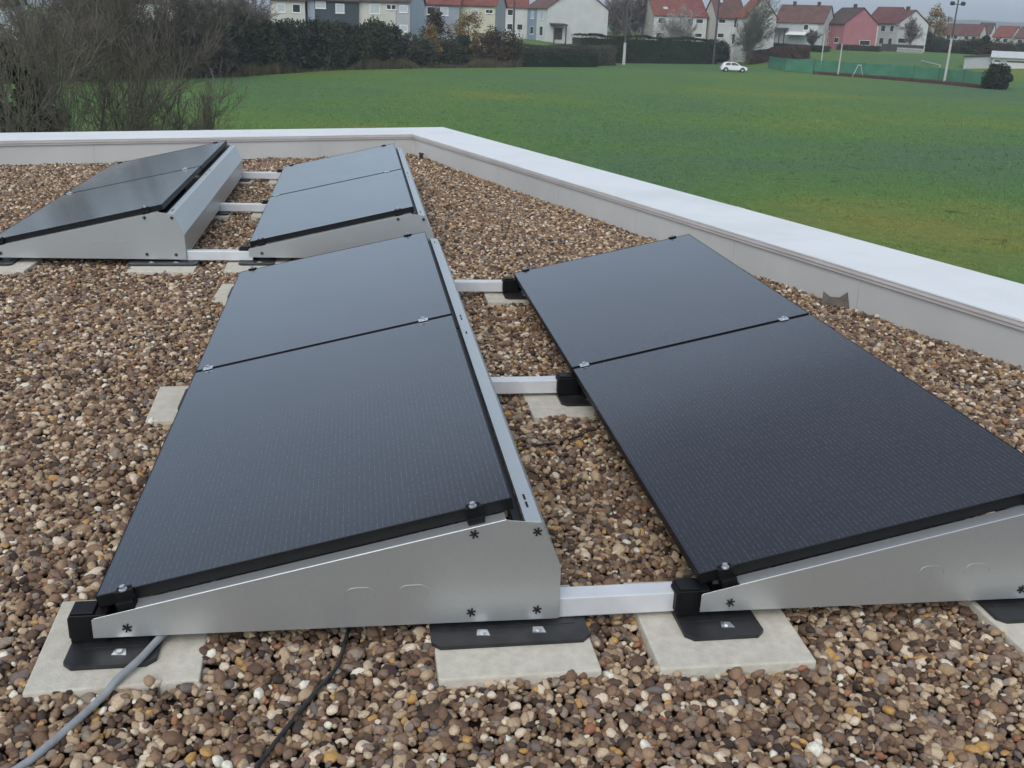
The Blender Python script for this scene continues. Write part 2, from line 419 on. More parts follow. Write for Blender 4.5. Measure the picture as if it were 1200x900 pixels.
# ------------------------------------------------------------------ roof deck and gravel
def inside_roof(x, y, m=0.0):
    q = np.stack([x-C0[0], y-C0[1]], -1)
    return (q@ns < -m) & (q@nf < -m)
M['deck'] = basic('shaded_gap_bed', (.02, .015, .012), (.10, .07, .05), 70, .95, lo=.35, hi=.7, bmp=1, bscale=90, bdist=.02)  # colour darkened so the gaps between pebbles look shaded
a = C0; b_ = C0+ds*15.9; c_ = C0+df*11.9; d_ = b_+df*11.9
rd = MB().extr([(*a, -.16), (*b_, -.16), (*d_, -.16), (*c_, -.16)], (0, 0, .13)).build('roof_deck', M['deck']); tag(rd, kind='structure')

rng = np.random.default_rng(11)
sp_ = .0160
gx, gy = np.meshgrid(np.arange(-5.2, 5.4, sp_), np.arange(-1.5, 10.4, sp_*.866))
gx = gx+(np.arange(gx.shape[0]) % 2)[:, None]*sp_/2
gx = gx.ravel()+rng.normal(0, .0055, gx.size); gy = gy.ravel()+rng.normal(0, .0055, gy.size)
# keep what the picture (or a step aside) can see
rel = np.stack([gx-CAM[0], gy-CAM[1], np.full(gx.size, -CAM[2])], -1)
dep = rel@AF; uu = 600+F_PX*(rel@AR)/dep; vv = 450-F_PX*(rel@AU)/dep
near = np.exp(-np.maximum(dep-2, 0)/6)
keep = inside_roof(gx, gy, .0) & (dep > .5) & (uu > -60-260*near) & (uu < 1260+260*near) & (vv < 1080)
for k in 'ABCD':      # nothing can be seen far in beneath an array
    x0, y0 = POS[k]
    keep &= ~((gx > x0+.38) & (gx < x0+.80) & (gy > y0+.35) & (gy < y0+ROWLEN-.35))
for x_, y_, h_ in SLABS: keep &= ~((np.abs(gx-x_) < h_) & (np.abs(gy-y_) < h_))
gx, gy, dep = gx[keep], gy[keep], dep[keep]
n = len(gx)
und = .006*np.sin(gx*2.3+1)*np.cos(gy*1.7)+.004*np.sin(gx*7.1)*np.sin(gy*6.3+2)
size = np.clip(rng.lognormal(math.log(.0092), .32, n), .0052, .0195)
gz = .001+und+rng.normal(0, .0065, n)-(size-.0125)*.2
# heaped up a little along the wall
q = np.stack([gx-C0[0], gy-C0[1]], -1); dw = np.minimum(-(q@ns), -(q@nf)); gz += .004*np.exp(-dw/.10)
for x_, y_, h_ in SLABS:
    d_ = np.hypot(np.maximum(np.abs(gx-x_)-h_, 0), np.maximum(np.abs(gy-y_)-h_, 0)); gz += .017*np.exp(-d_/.045)*(.55+.45*np.sin(gx*31+gy*17))
me = bpy.data.meshes.new('gravel'); me.vertices.add(n)
me.vertices.foreach_set('co', np.stack([gx, gy, gz], -1).astype(np.float32).ravel())
at = me.attributes.new('scl', 'FLOAT_VECTOR', 'POINT')
sc = np.stack([size*rng.uniform(1.0, 1.6, n), size*rng.uniform(.85, 1.1, n), size*rng.uniform(.6, .95, n)], -1)
at.data.foreach_set('vector', sc.astype(np.float32).ravel())
at = me.attributes.new('rot', 'FLOAT_VECTOR', 'POINT')
at.data.foreach_set('vector', np.stack([rng.normal(0, .4, n), rng.normal(0, .4, n), rng.uniform(0, 6.28, n)], -1).astype(np.float32).ravel())
at = me.attributes.new('pick', 'INT', 'POINT'); at.data.foreach_set('value', rng.integers(0, 8, n).astype(np.int32))
gravel = link('gravel', me, M['stone']); tag(gravel, 'loose round brown and beige gravel covering the flat roof', 'gravel', kind='stuff')

def scatter_group(name, variant_fn, nvar, mat):
    ng = bpy.data.node_groups.new(name, 'GeometryNodeTree')
    ng.interface.new_socket('Geometry', in_out='INPUT', socket_type='NodeSocketGeometry')
    ng.interface.new_socket('Geometry', in_out='OUTPUT', socket_type='NodeSocketGeometry')
    gi = ng.nodes.new('NodeGroupInput'); go = ng.nodes.new('NodeGroupOutput')
    g2i = ng.nodes.new('GeometryNodeGeometryToInstance')
    for k in reversed(range(nvar)):
        out = variant_fn(ng, k); ng.links.new(out, g2i.inputs[0])
    iop = ng.nodes.new('GeometryNodeInstanceOnPoints')
    m2p = ng.nodes.new('GeometryNodeMeshToPoints')
    def attr(nm, dt):
        a = ng.nodes.new('GeometryNodeInputNamedAttribute'); a.data_type = dt; a.inputs[0].default_value = nm; return a.outputs[0]
    ng.links.new(gi.outputs[0], m2p.inputs[0]); ng.links.new(m2p.outputs[0], iop.inputs['Points'])
    ng.links.new(g2i.outputs[0], iop.inputs['Instance']); iop.inputs['Pick Instance'].default_value = True
    ng.links.new(attr('pick', 'INT'), iop.inputs['Instance Index'])
    e2r = ng.nodes.new('FunctionNodeEulerToRotation'); ng.links.new(attr('rot', 'FLOAT_VECTOR'), e2r.inputs[0]); ng.links.new(e2r.outputs[0], iop.inputs['Rotation'])
    ng.links.new(attr('scl', 'FLOAT_VECTOR'), iop.inputs['Scale'])
    sm = ng.nodes.new('GeometryNodeSetMaterial'); sm.inputs['Material'].default_value = mat
    ng.links.new(iop.outputs[0], sm.inputs[0]); ng.links.new(sm.outputs[0], go.inputs[0])
    return ng
def pebble(ng, k):
    ico = ng.nodes.new('GeometryNodeMeshIcoSphere'); ico.inputs['Radius'].default_value = 1; ico.inputs['Subdivisions'].default_value = 3
    pos = ng.nodes.new('GeometryNodeInputPosition')
    ad = ng.nodes.new('ShaderNodeVectorMath'); ad.operation = 'ADD'; ng.links.new(pos.outputs[0], ad.inputs[0]); ad.inputs[1].default_value = (k*7.3, k*3.1, k*11.7)
    nz = ng.nodes.new('ShaderNodeTexNoise'); nz.inputs['Scale'].default_value = .75; nz.inputs['Detail'].default_value = 1.5
    ng.links.new(ad.outputs[0], nz.inputs['Vector'])
    sb = ng.nodes.new('ShaderNodeVectorMath'); sb.operation = 'SUBTRACT'; ng.links.new(nz.outputs['Color'], sb.inputs[0]); sb.inputs[1].default_value = (.5, .5, .5)
    ml = ng.nodes.new('ShaderNodeVectorMath'); ml.operation = 'SCALE'; ng.links.new(sb.outputs[0], ml.inputs[0]); ml.inputs['Scale'].default_value = .85
    sp = ng.nodes.new('GeometryNodeSetPosition'); ng.links.new(ico.outputs[0], sp.inputs[0]); ng.links.new(ml.outputs[0], sp.inputs['Offset'])
    ss = ng.nodes.new('GeometryNodeSetShadeSmooth'); ng.links.new(sp.outputs[0], ss.inputs[0])
    return ss.outputs[0]
md = gravel.modifiers.new('scatter', 'NODES'); md.node_group = scatter_group('pebble_scatter', pebble, 8, M['stone'])

# ------------------------------------------------------------------ terrain
ZF = -4.9
EDGE = [(-400, 160), (0, 98), (280, 90), (400, 82), (600, 79), (730, 74), (840, 73), (905, 83), (1029, 92), (1102, 98), (1180, 106), (1500, 150)]
ea, ed = [], []
for x_, y_ in EDGE:
    d = ray(x_, y_); ea.append(math.atan2(d[0], d[1])); ed.append(np.linalg.norm((at_z(x_, y_, ZF)-CAM)[:2]))
def ground_z(x, y):
    x = np.asarray(x, float); y = np.asarray(y, float)
    D = np.hypot(x-CAM[0], y-CAM[1]); az = np.arctan2(x-CAM[0], y-CAM[1])
    D0 = np.interp(az, ea, ed); wd = np.interp(az, [-.3, .1, .35, .6], [30, 35, 60, 70])
    t = np.clip((D-D0-2)/wd, 0, 1); t = t*t*(3-2*t)
    front = np.clip((y+20)/20, 0, 1)
    return ZF+t*front*3.0
YP = at_z(1130, 270, ZF); BP = at_z(720, 205, ZF)
def meadow_tone(nt):
    tc = N(nt, 'ShaderNodeTexCoord')
    n1 = noise(nt, .030, 5, .62, vec=tc.outputs['Object'])
    def patch(P, r, amt):                        # a patch of differently coloured turf round P
        d = N(nt, 'ShaderNodeVectorMath', operation='DISTANCE'); nt.links.new(tc.outputs['Object'], d.inputs[0]); d.inputs[1].default_value = P
        m = N(nt, 'ShaderNodeMapRange', interpolation_type='SMOOTHSTEP'); nt.links.new(d.outputs['Value'], m.inputs[0])
        m.inputs[1].default_value = 0; m.inputs[2].default_value = r; m.inputs[3].default_value = amt; m.inputs[4].default_value = 0
        return m.outputs[0]
    def add(a, b):
        x = N(nt, 'ShaderNodeMath', operation='ADD'); nt.links.new(a, x.inputs[0]); nt.links.new(b, x.inputs[1]); return x.outputs[0]
    f = add(add(n1, patch(tuple(YP), 18, .19)), patch(tuple(BP), 24, -.12))
    c = ramp(nt, f, [(.34, (.086, .160, .076)), (.46, (.094, .182, .056)), (.57, (.114, .194, .050)), (.68, (.190, .208, .050))])
    sp = ramp(nt, noise(nt, .75, 4, .7, vec=tc.outputs['Object']), [(.30, (.50, .52, .50)), (.37, (1, 1, 1))])
    return mixc(nt, 1.0, c, sp, 'MULTIPLY')
def m_field():
    m, nt, b = new_mat('meadow')
    tc = N(nt, 'ShaderNodeTexCoord')
    a = meadow_tone(nt)
    f = ramp(nt, noise(nt, 1.6, 8, .7), [(.3, (.78, .80, .78)), (.55, (1.0, 1.0, 1.0)), (.75, (1.2, 1.18, 1.12))])
    nt.links.new(mixc(nt, 1.0, a, f, 'MULTIPLY'), b.inputs['Base Color'])
    b.inputs['Roughness'].default_value = .9; b.inputs['Specular IOR Level'].default_value = .15
    bump(nt, b, noise(nt, 5, 6, .7), .7, .12)
    return m
M['field'] = m_field()
rad = np.concatenate([np.linspace(0, 80, 12), np.linspace(88, 330, 70), np.geomspace(350, 4200, 22)])
nang = 240; ang = np.linspace(0, 2*PI, nang, endpoint=False)
RR, AA = np.meshgrid(rad[1:], ang, indexing='ij')
gxx = CAM[0]+RR*np.sin(AA); gyy = CAM[1]+RR*np.cos(AA)
zz = ground_z(gxx, gyy)
V = [(CAM[0], CAM[1], ZF)]+[tuple(p) for p in np.stack([gxx, gyy, zz], -1).reshape(-1, 3)]
Fc = [(0, 1+j, 1+(j+1) % nang) for j in range(nang)]
for i in range(len(rad)-2):
    for j in range(nang):
        j2 = (j+1) % nang; o = 1+i*nang
        Fc.append((o+j, o+nang+j, o+nang+j2, o+j2))
me = bpy.data.meshes.new('field'); me.from_pydata(V, [], Fc)
for p_ in me.polygons: p_.use_smooth = True
fld = link('field', me, M['field']); tag(fld, kind='structure')

# far hills beyond the town
M['hill'] = basic('wooded_hill', (.025, .045, .025), (.06, .075, .035), .012, .95)
hv, hf = [], []
azs = np.linspace(.05, .95, 60)
for i, a_ in enumerate(azs):
    t = min(max((a_-.42)/.12, 0), 1); t = t*t*(3-2*t)
    h = ZF+4+t*(36+6*math.sin(a_*23)+4*math.sin(a_*61))
    for j, (D, hh) in enumerate(((2100, ZF-5), (2350, h*.55), (2600, h), (3100, h*1.05), (3600, ZF-5))):
        hv.append((CAM[0]+D*math.sin(a_), CAM[1]+D*math.cos(a_), hh))
for i in range(len(azs)-1):
    for j in range(4): hf.append((i*5+j, i*5+j+1, i*5+6+j, i*5+5+j))
me = bpy.data.meshes.new('hills'); me.from_pydata(hv, [], hf)
for p_ in me.polygons: p_.use_smooth = True
tag(link('hills', me, M['hill']), kind='structure')

# ------------------------------------------------------------------ background helpers
def spot(px, D, py=30):
    d = ray(px, py); h = d[:2]/np.linalg.norm(d[:2])
    p = CAM[:2]+h*D
    return np.array([p[0], p[1], float(ground_z(p[0], p[1]))])
def edge_d(px):
    d = ray(px, 60); return float(np.interp(math.atan2(d[0], d[1]), ea, ed))
def top_z(px, py, D): return at_d(px, py, D)[2]
def m_per_px(D): return D/F_PX
def segs_mesh(name, segs, m, parent=None, n=3):
    S = np.array([(*a, *b, r0, r1) for a, b, r0, r1 in segs], float)
    A_, B_, R0, R1 = S[:, :3], S[:, 3:6], S[:, 6], S[:, 7]
    t = B_-A_; t /= np.linalg.norm(t, axis=1, keepdims=True)+1e-9
    up = np.where(np.abs(t[:, 2:3]) > .9, np.array([[1., 0, 0]]), np.array([[0, 0, 1.]]))
    u = np.cross(t, up); u /= np.linalg.norm(u, axis=1, keepdims=True)+1e-9; v = np.cross(t, u)
    Q = []
    for k in range(n):
        a0, a1 = 2*PI*k/n, 2*PI*(k+1)/n
        e0 = u*math.cos(a0)+v*math.sin(a0); e1 = u*math.cos(a1)+v*math.sin(a1)
        Q.append(np.stack([A_+e0*R0[:, None], A_+e1*R0[:, None], B_+e1*R1[:, None], B_+e0*R1[:, None]], 1))
    return quads_mesh(name, np.concatenate(Q), m, parent)
def grow(rg, p, d, length, r, level, maxl, out, wob=.25, up=.08, nb=5, spread=.8):
    k = 4 if level < 2 else 3
    d = d/np.linalg.norm(d); pts = [p]
    for i in range(k):
        d = d+rg.normal(0, wob/k**.5*.8, 3); d[2] += up/k; d /= np.linalg.norm(d)
        q = pts[-1]+d*length/k; r0 = r*(1-.75*i/k); r1 = r*(1-.75*(i+1)/k)
        out[level].append((pts[-1], q, r0, r1)); pts.append(q)
        if level < maxl and (i > 0 or level > 0):
            for _ in range(nb if level < maxl-1 else nb+1):
                s = rg.random(); b = pts[-2]*(1-s)+q*s
                nd = d+rg.normal(0, spread, 3)*.75
                grow(rg, b, nd, length*rg.uniform(.32, .6), max(r1*.55, .002), level+1, maxl, out, wob, up, nb, spread)
def bare_plant(name, base, H, stems, mats, seed, R=.05, lean=.35, maxl=3, nb=3, spread=.8, up=.12, wob=.28, minr=1.0):
    rg = np.random.default_rng(seed); out = [[] for _ in range(maxl+1)]
    for s in range(stems):
        q = rg.uniform(0, 2*PI); d = np.array([math.cos(q)*lean*rg.random(), math.sin(q)*lean*rg.random(), 1.0])
        p = np.array([rg.normal(0, .12*H*.3), rg.normal(0, .12*H*.3), -.1]) if stems > 1 else np.array([0, 0, -.1])
        grow(rg, p, d, H*rg.uniform(.6, .85), R*rg.uniform(.7, 1.2), 0, maxl, out, wob, up, nb, spread)
    root = empty(name, base)
    segs_mesh('trunk', out[0], mats[0], root, 5)
    fine = [(a, b, max(r0, .004*minr), max(r1, .003*minr)) for lv in out[1:] for a, b, r0, r1 in lv]
    segs_mesh('branches', fine, mats[1], root, 3)
    return root
def leaf_pts(rg, lumps, per, surf=.6):
    P = []
    for c, r in lumps:
        d = rg.normal(size=(per, 3)); d /= np.linalg.norm(d, axis=1, keepdims=True)
        P.append(np.array(c)+d*np.array(r)*(rg.random((per, 1))**(1-surf)))
    return np.concatenate(P)
def leaf_quads(rg, P, s0, s1, droop=0):
    n = len(P); a = rg.normal(size=(n, 3)); a[:, 2] -= droop; a /= np.linalg.norm(a, axis=1, keepdims=True)
    b = np.cross(a, rg.normal(size=(n, 3))); b /= np.linalg.norm(b, axis=1, keepdims=True)
    s = rg.uniform(s0, s1, (n, 1)); w_ = s*rg.uniform(.35, .7, (n, 1))
    return np.stack([P-a*s, P+b*w_, P+a*s, P-b*w_], 1)
def leafy(name, base, H, Rad, mat, seed, shape='ovoid', lumps=46, per=70, leaf=(.10, .22), trunk=None, low=.06):
    rg = np.random.default_rng(seed); L_ = []
    for i in range(lumps):
        h = rg.uniform(low, .97)
        if shape == 'cone': prof = (1-h**1.6)*(.45+.55*min(1, h/.3))
        elif shape == 'column': prof = min(1, h/.1)**.5*(1-.8*h**4)
        else: prof = math.sqrt(max(0, 1-(2*(h-low)/(1-low)-1)**2))*.95+.05
        q = rg.uniform(0, 2*PI); rr = Rad*prof*rg.uniform(.35, 1.0)
        lr = Rad*rg.uniform(.20, .40)
        L_.append(((rr*math.cos(q), rr*math.sin(q), h*H), (lr, lr, lr*rg.uniform(.8, 1.5))))
    root = empty(name, base)
    quads_mesh('crown', leaf_quads(rg, leaf_pts(rg, L_, per), *leaf, droop=.2), mat, root)
    MB().tube([(0, 0, -.2), (.03, 0, H*.4), (0, .04, H*.85)], [H*.022, H*.016, H*.004], 7).build('trunk', trunk or M['bark'], root)
    return root
def hedge(name, p0, p1, h, wd, mat, seed, n=9000, leaf=(.06, .16), rough=.12):
    rg = np.random.default_rng(seed); p0 = np.array(p0); p1 = np.array(p1); ln = np.linalg.norm((p1-p0)[:2])
    t = rg.random(n); face = rg.random(n)
    y = np.where(face < .42, -wd/2, np.where(face < .62, wd/2, rg.uniform(-wd/2, wd/2, n)))
    z = np.where(face < .62, rg.uniform(0, h, n), h)
    ph = rg.uniform(0, 6, 4)
    zz_ = z*(1+rough*.35*np.sin(t*ln*.55+ph[0])+rough*.2*np.sin(t*ln*1.7+ph[1]))
    y = y+rough*(np.sin(t*ln*.9+z*2+ph[2])+np.sin(t*ln*2.3+z*3.1+ph[3]))*.8
    P = np.stack([t*ln, y, zz_], -1)+rg.normal(0, .07, (n, 3))
    root = empty(name, (p0[0], p0[1], 0), math.atan2(p1[1]-p0[1], p1[0]-p0[0]))
    P[:, 2] += p0[2]+(p1[2]-p0[2])*t
    quads_mesh('foliage', leaf_quads(rg, P, *leaf), mat, root)
    MB().extr([(0.1, -wd/2+.15, p0[2]-.5), (ln-.1, -wd/2+.15, p1[2]-.5), (ln-.1, -wd/2+.15, p1[2]+h*.9), (.1, -wd/2+.15, p0[2]+h*.9)], (0, wd-.3, 0)).build('twig_core', mat, root)
    return root

M['bark'] = basic('tree_bark', (.075, .06, .05), (.13, .11, .09), 8, .9)
M['twig_brown'] = basic('brown_twigs', (.075, .066, .050), (.135, .118, .09), 1.2, .9)
M['twig_dark'] = basic('dark_twigs', (.085, .07, .06), (.14, .118, .10), 1.2, .9)
M['twig_grey'] = basic('grey_twigs', (.15, .125, .115), (.23, .20, .185), .8, .9)
M['twig_olive'] = basic('olive_twigs', (.10, .10, .075), (.15, .145, .115), .8, .9)
M['twig_pale'] = basic('pale_twigs', (.26, .25, .23), (.36, .35, .32), .8, .9)
M['conifer'] = m_leaf('conifer_needles', [(.020, .034, .022), (.030, .046, .028), (.042, .056, .034), (.036, .046, .030)])
M['conifer2'] = m_leaf('olive_needles', [(.030, .042, .022), (.046, .056, .030), (.058, .064, .034)])
M['clipped'] = m_leaf('clipped_hedge_leaf', [(.018, .032, .017), (.026, .042, .022), (.036, .052, .027)])
M['hedge_grey'] = m_leaf('grey_hedge_leaf', [(.045, .050, .034), (.070, .074, .050), (.085, .085, .062)])
M['russet'] = m_leaf('russet_leaf', [(.060, .038, .024), (.085, .052, .030), (.070, .050, .034), (.045, .036, .026)])
M['yellow_leaf'] = m_leaf('yellow_leaf', [(.26, .16, .035), (.19, .125, .04), (.30, .20, .06), (.10, .085, .04)])
M['redhedge'] = m_leaf('brown_beech_leaf', [(.085, .050, .040), (.11, .066, .050), (.070, .048, .040)])
M['weed'] = m_leaf('dry_weed', [(.085, .068, .042), (.12, .095, .06), (.06, .055, .032), (.07, .085, .035)])
M['pole_dark'] = basic('dark_pole', (.045, .045, .05), (.075, .075, .08), 3, .7)
M['pole_pale'] = basic('pale_concrete_pole', (.42, .41, .38), (.52, .51, .48), 3, .85)
M['white_paint'] = basic('white_paint', (.72, .72, .70), (.80, .80, .78), 3, .5)
M['off_white'] = basic('weathered_white', (.36, .37, .355), (.43, .44, .425), 3, .7)
M['car_paint'] = basic('white_car_paint', (.74, .75, .76), (.80, .80, .81), 3, .25)
M['pane'] = basic('window_glass', (.02, .024, .03), (.04, .045, .05), 1, .12)
M['shutter'] = basic('pale_shutter', (.40, .43, .46), (.48, .51, .54), 3, .6)
M['wood_dark'] = basic('dark_wood', (.04, .035, .03), (.07, .06, .05), 4, .8)
def wallm(nm, c): return basic(nm, tuple(x*.9 for x in c), c, .6, .92, bmp=.05, bscale=20)
WALL = {k: wallm(k+'_render', c) for k, c in dict(white=(.60, .60, .575), cream=(.55, .53, .47), yellow=(.56, .54, .42), slate=(.055, .065, .08), bluegrey=(.30, .34, .39), grey=(.40, .41, .42), pink=(.40, .165, .18), bluepaint=(.24, .29, .37), paleblue=(.44, .50, .56)).items()}
def m_roof(nm, c):
    m, nt, b = new_mat(nm)
    tc = N(nt, 'ShaderNodeTexCoord')
    big = ramp(nt, noise(nt, .9, 5), [(.3, tuple(x*.7 for x in c)), (.7, tuple(min(1, x*1.2) for x in c))])
    wv = N(nt, 'ShaderNodeTexWave', wave_type='BANDS', bands_direction='Z'); wv.inputs['Scale'].default_value = 1.6; wv.inputs['Distortion'].default_value = 1.0
    nt.links.new(tc.outputs['Object'], wv.inputs['Vector'])
    lines = ramp(nt, wv.outputs['Fac'], [(0, (.78, .78, .78)), (.4, (1, 1, 1))])
    nt.links.new(mixc(nt, 1.0, big, lines, 'MULTIPLY'), b.inputs['Base Color']); b.inputs['Roughness'].default_value = .85
    return m
ROOF = {k: m_roof(k+'_tiles', c) for k, c in dict(red=(.20, .068, .052), brown=(.135, .070, .058), maroon=(.14, .052, .048), orange=(.24, .085, .06), dark=(.085, .058, .052)).items()}

def house(label, kpx, D, far_px, gable_px, theta, eave_py, wall, roof, rise=2.9, side=1, wins=(), gwins=(), base=None, gable_wall=None, chimneys=0, group='houses beyond the meadow', panels=(), skylights=()):
    """kpx: column of the near vertical corner; the eaves facade runs from it to far_px, the gable to gable_px; side = 1: facade to the left"""
    d = ray(kpx, 30); los = d[:2]/np.linalg.norm(d[:2]); rt = np.array([los[1], -los[0]])
    K = CAM[:2]+los*D
    a = -rt*side*math.cos(theta)+los*math.sin(theta); g = rt*side*math.sin(theta)+los*math.cos(theta)
    def hit(px, dv):
        e = ray(px, 30)[:2]
        A2 = np.array([[dv[0], -e[0]], [dv[1], -e[1]]]); return np.linalg.solve(A2, CAM[:2]-K)[0]
    Lf = hit(far_px, a); Wd = hit(gable_px, g) if gable_px is not None else 8.5
    zb = float(ground_z(*K))-.6; ze = top_z(kpx, eave_py, D)
    root = empty('house', (K[0], K[1], 0))
    P = lambda x, y, z: (*(a*x+g*y), z)
    tag(root, label, 'house', group)
    wl = MB(); zr = ze+rise
    wl.extr([P(0, 0, zb), P(0, Wd, zb), P(0, Wd, ze), P(0, Wd/2, zr), P(0, 0, ze)], (*(a*Lf), 0))
    wl.build('wall', WALL[wall], root)
    if gable_wall:
        MB().extr([P(-.02, .0, zb), P(-.02, Wd, zb), P(-.02, Wd, ze), P(-.02, Wd/2, zr), P(-.02, 0, ze)], (*(a*.018), 0)).build('gable_wall', WALL[gable_wall], root)
    o = .38; sl_ = rise/(Wd/2); th = .16
    rf = MB()
    for s_ in (0, 1):
        yy = (lambda v: v) if s_ == 0 else (lambda v: Wd-v)
        rf.extr([P(-.25, yy(-o), ze-o*sl_+.03), P(-.25, yy(Wd/2), zr+.03), P(-.25, yy(Wd/2), zr+.03+th), P(-.25, yy(-o), ze-o*sl_+.03+th)], (*(a*(Lf+.5)), 0))
    rfo = rf.build('roof', ROOF[roof], root)
    for k in range(chimneys):
        x = Lf*(.25+.5*k) if chimneys > 1 else Lf*.4
        c = MB(); c.extr([P(x-.3, Wd/2-.3, zr-.4), P(x+.3, Wd/2-.3, zr-.4), P(x+.3, Wd/2+.3, zr-.4), P(x-.3, Wd/2+.3, zr-.4)], (0, 0, 1.3))
        c.build('chimney', ROOF['dark'], rfo)
    for x, y in skylights:
        zc = ze+sl_*y+.03+th
        MB().extr([P(x, y, zc), P(x+.9, y, zc), P(x+.9, y+.9, zc+.9*sl_), P(x, y+.9, zc+.9*sl_)], (0, 0, .05)).build('skylight', M['shutter'], rfo)
    # windows: u fraction of the wall, bottom below the eaves (m), width, height, kind
    for (u, zt, w_, h_, kind) in wins:
        x = u*Lf; f = MB(); f.extr([P(x-w_/2, -.03, ze-zt-h_), P(x+w_/2, -.03, ze-zt-h_), P(x+w_/2, -.03, ze-zt), P(x-w_/2, -.03, ze-zt)], (*(g*.06), 0))
        f.extr([P(x-w_/2-.08, -.10, ze-zt-h_-.07), P(x+w_/2+.08, -.10, ze-zt-h_-.07), P(x+w_/2+.08, -.10, ze-zt-h_-.002), P(x-w_/2-.08, -.10, ze-zt-h_-.002)], (*(g*.12), 0))
        fo = f.build('window', M['white_paint'], root)
        p = MB(); b_ = .09
        p.extr([P(x-w_/2+b_, -.036, ze-zt-h_+b_), P(x+w_/2-b_, -.036, ze-zt-h_+b_), P(x+w_/2-b_, -.036, ze-zt-b_), P(x-w_/2+b_, -.036, ze-zt-b_)], (*(g*.02), 0))
        p.build('pane', M['shutter' if kind == 's' else 'pane'], fo)
    for (u, zt, w_, h_, kind) in gwins:
        y = u*Wd; f = MB(); f.extr([P(-.05, y-w_/2, ze-zt-h_), P(-.05, y+w_/2, ze-zt-h_), P(-.05, y+w_/2, ze-zt), P(-.05, y-w_/2, ze-zt)], (*(a*.06), 0))
        fo = f.build('window', M['white_paint'], root)
        p = MB(); b_ = .09
        p.extr([P(-.056, y-w_/2+b_, ze-zt-h_+b_), P(-.056, y+w_/2-b_, ze-zt-h_+b_), P(-.056, y+w_/2-b_, ze-zt-b_), P(-.056, y-w_/2+b_, ze-zt-b_)], (*(a*.02), 0))
        p.build('pane', M['shutter' if kind == 's' else 'pane'], fo)
    for (u0, u1, z0, z1, mat) in panels:         # differently painted bays, balconies
        MB().extr([P(u0*Lf, -.02, ze-z1), P(u1*Lf, -.02, ze-z1), P(u1*Lf, -.02, ze-z0), P(u0*Lf, -.02, ze-z0)], (*(g*.019), 0)).build('painted_bay', WALL[mat], root)
    return root, K, a, g, Lf, Wd, ze
RD = math.radians
D1 = 160
W2 = (.8, 1.1, 1.25)
house('cream terraced house at far left behind bare branches and dark conifers', 358, D1, 318, None, RD(4), 0, 'cream', 'dark', wins=[(.25, .6, 1.2, 1.2, 'd'), (.7, .6, 1.2, 1.2, 's')])
house('dark slate-coloured terraced house with one bright shuttered window above the conifers', 420, D1, 361, None, RD(4), .5, 'slate', 'dark', wins=[(.36, .55, 1.3, 1.3, 's'), (.74, .3, 1.5, 1.0, 's')], panels=[(.86, 1.0, 0.02, 6, 'bluegrey')])
house('cream terraced house next to the dark slate house, with two small dark square windows', 464, D1, 420.6, None, RD(4), 1.5, 'cream', 'dark', wins=[(.57, .5, 1.5, 1.35, 's'), (.19, .45, .75, .75, 'd'), (.06, .45, .75, .75, 'd')])
house('narrow grey end-of-terrace house with stacked windows and a blue-grey gable', 480, D1-.5, 464.4, 497, RD(14), 1.5, 'grey', 'dark', wins=[(.45, .6, 1.2, 1.0, 's'), (.45, 3.3, 1.2, 1.0, 's')], gable_wall='paleblue')
house('blue-grey house under a red roof behind the brown cone-shaped tree', 538, 174, 496.5, None, RD(5), 5, 'bluegrey', 'red', wins=[(.8, .5, 1.3, 1.2, 'd'), (.42, .5, 1.3, 1.3, 's')], chimneys=1)
house('pale yellow house under a red roof, two small dark windows under its eaves', 580, 174.5, 538.4, 592, RD(10), 6.5, 'yellow', 'red', wins=[(.56, .6, 1.2, 1.6, 's'), (.22, .6, .7, .65, 'd'), (.12, .6, .7, .65, 'd')], gable_wall='grey', chimneys=1)
house('narrow white house with a red roof left of the big pale gable', 617, 216, 591, None, RD(1), 8.5, 'white', 'red', wins=[(.75, .5, 1.2, 1.2, 'd'), (.75, 3.2, 1.2, 1.2, 'd'), (.3, 3.2, 1.2, 1.2, 'd')])
h8 = house('large house with a broad blank pale gable wall and blue-painted bay at its left', 641, 203, 617, 712, RD(66), 9, 'white', 'brown', rise=4.2, wins=[(.72, 3.4, 1.6, 1.5, 'd'), (.26, 3.3, 1.6, 1.8, 'd'), (.25, .6, 1.6, 1.5, 's'), (.72, .6, 1.6, 1.4, 's')], panels=[(.5, .97, .02, 7, 'bluepaint')])
house('long white house with a red-brown roof and skylight above the clipped hedge', 766, 215, 828, 750, RD(10), 17.5, 'white', 'red', side=-1, rise=3.6, chimneys=2, gable_wall='cream',
      wins=[(.15, .45, 1.6, 1.1, 'd'), (.68, .4, 1.3, 1.5, 'd'), (.86, .4, 1.5, .9, 'd'), (.12, 3.2, 1.4, 1.2, 'd'), (.36, 3.2, 1.3, 1.2, 'd'), (.56, 3.5, 1.7, 1.2, 'd'), (.68, 3.1, 1.3, 1.7, 'd'), (.86, 3.1, 1.5, .8, 'd')], skylights=[(2.2, 2.4)])
house('white house with a dark roof and cream boarded gable, seen behind the dark pole', 839, 214, 872, 824, RD(22), 19.5, 'white', 'brown', side=-1, rise=3.3, gable_wall='cream', chimneys=1,
      wins=[(.2, .4, 1.5, .8, 'd'), (.75, .4, 1.5, 1.5, 'd'), (.2, 3.0, 1.4, .9, 'd'), (.72, 3.0, 1.4, 2.0, 'd')], skylights=[(1.2, 2.6)])
house('white house with an orange-red roof behind the greenish bare tree', 874, 212, 862, 909, RD(62), 19, 'white', 'orange', rise=3.5, chimneys=2)
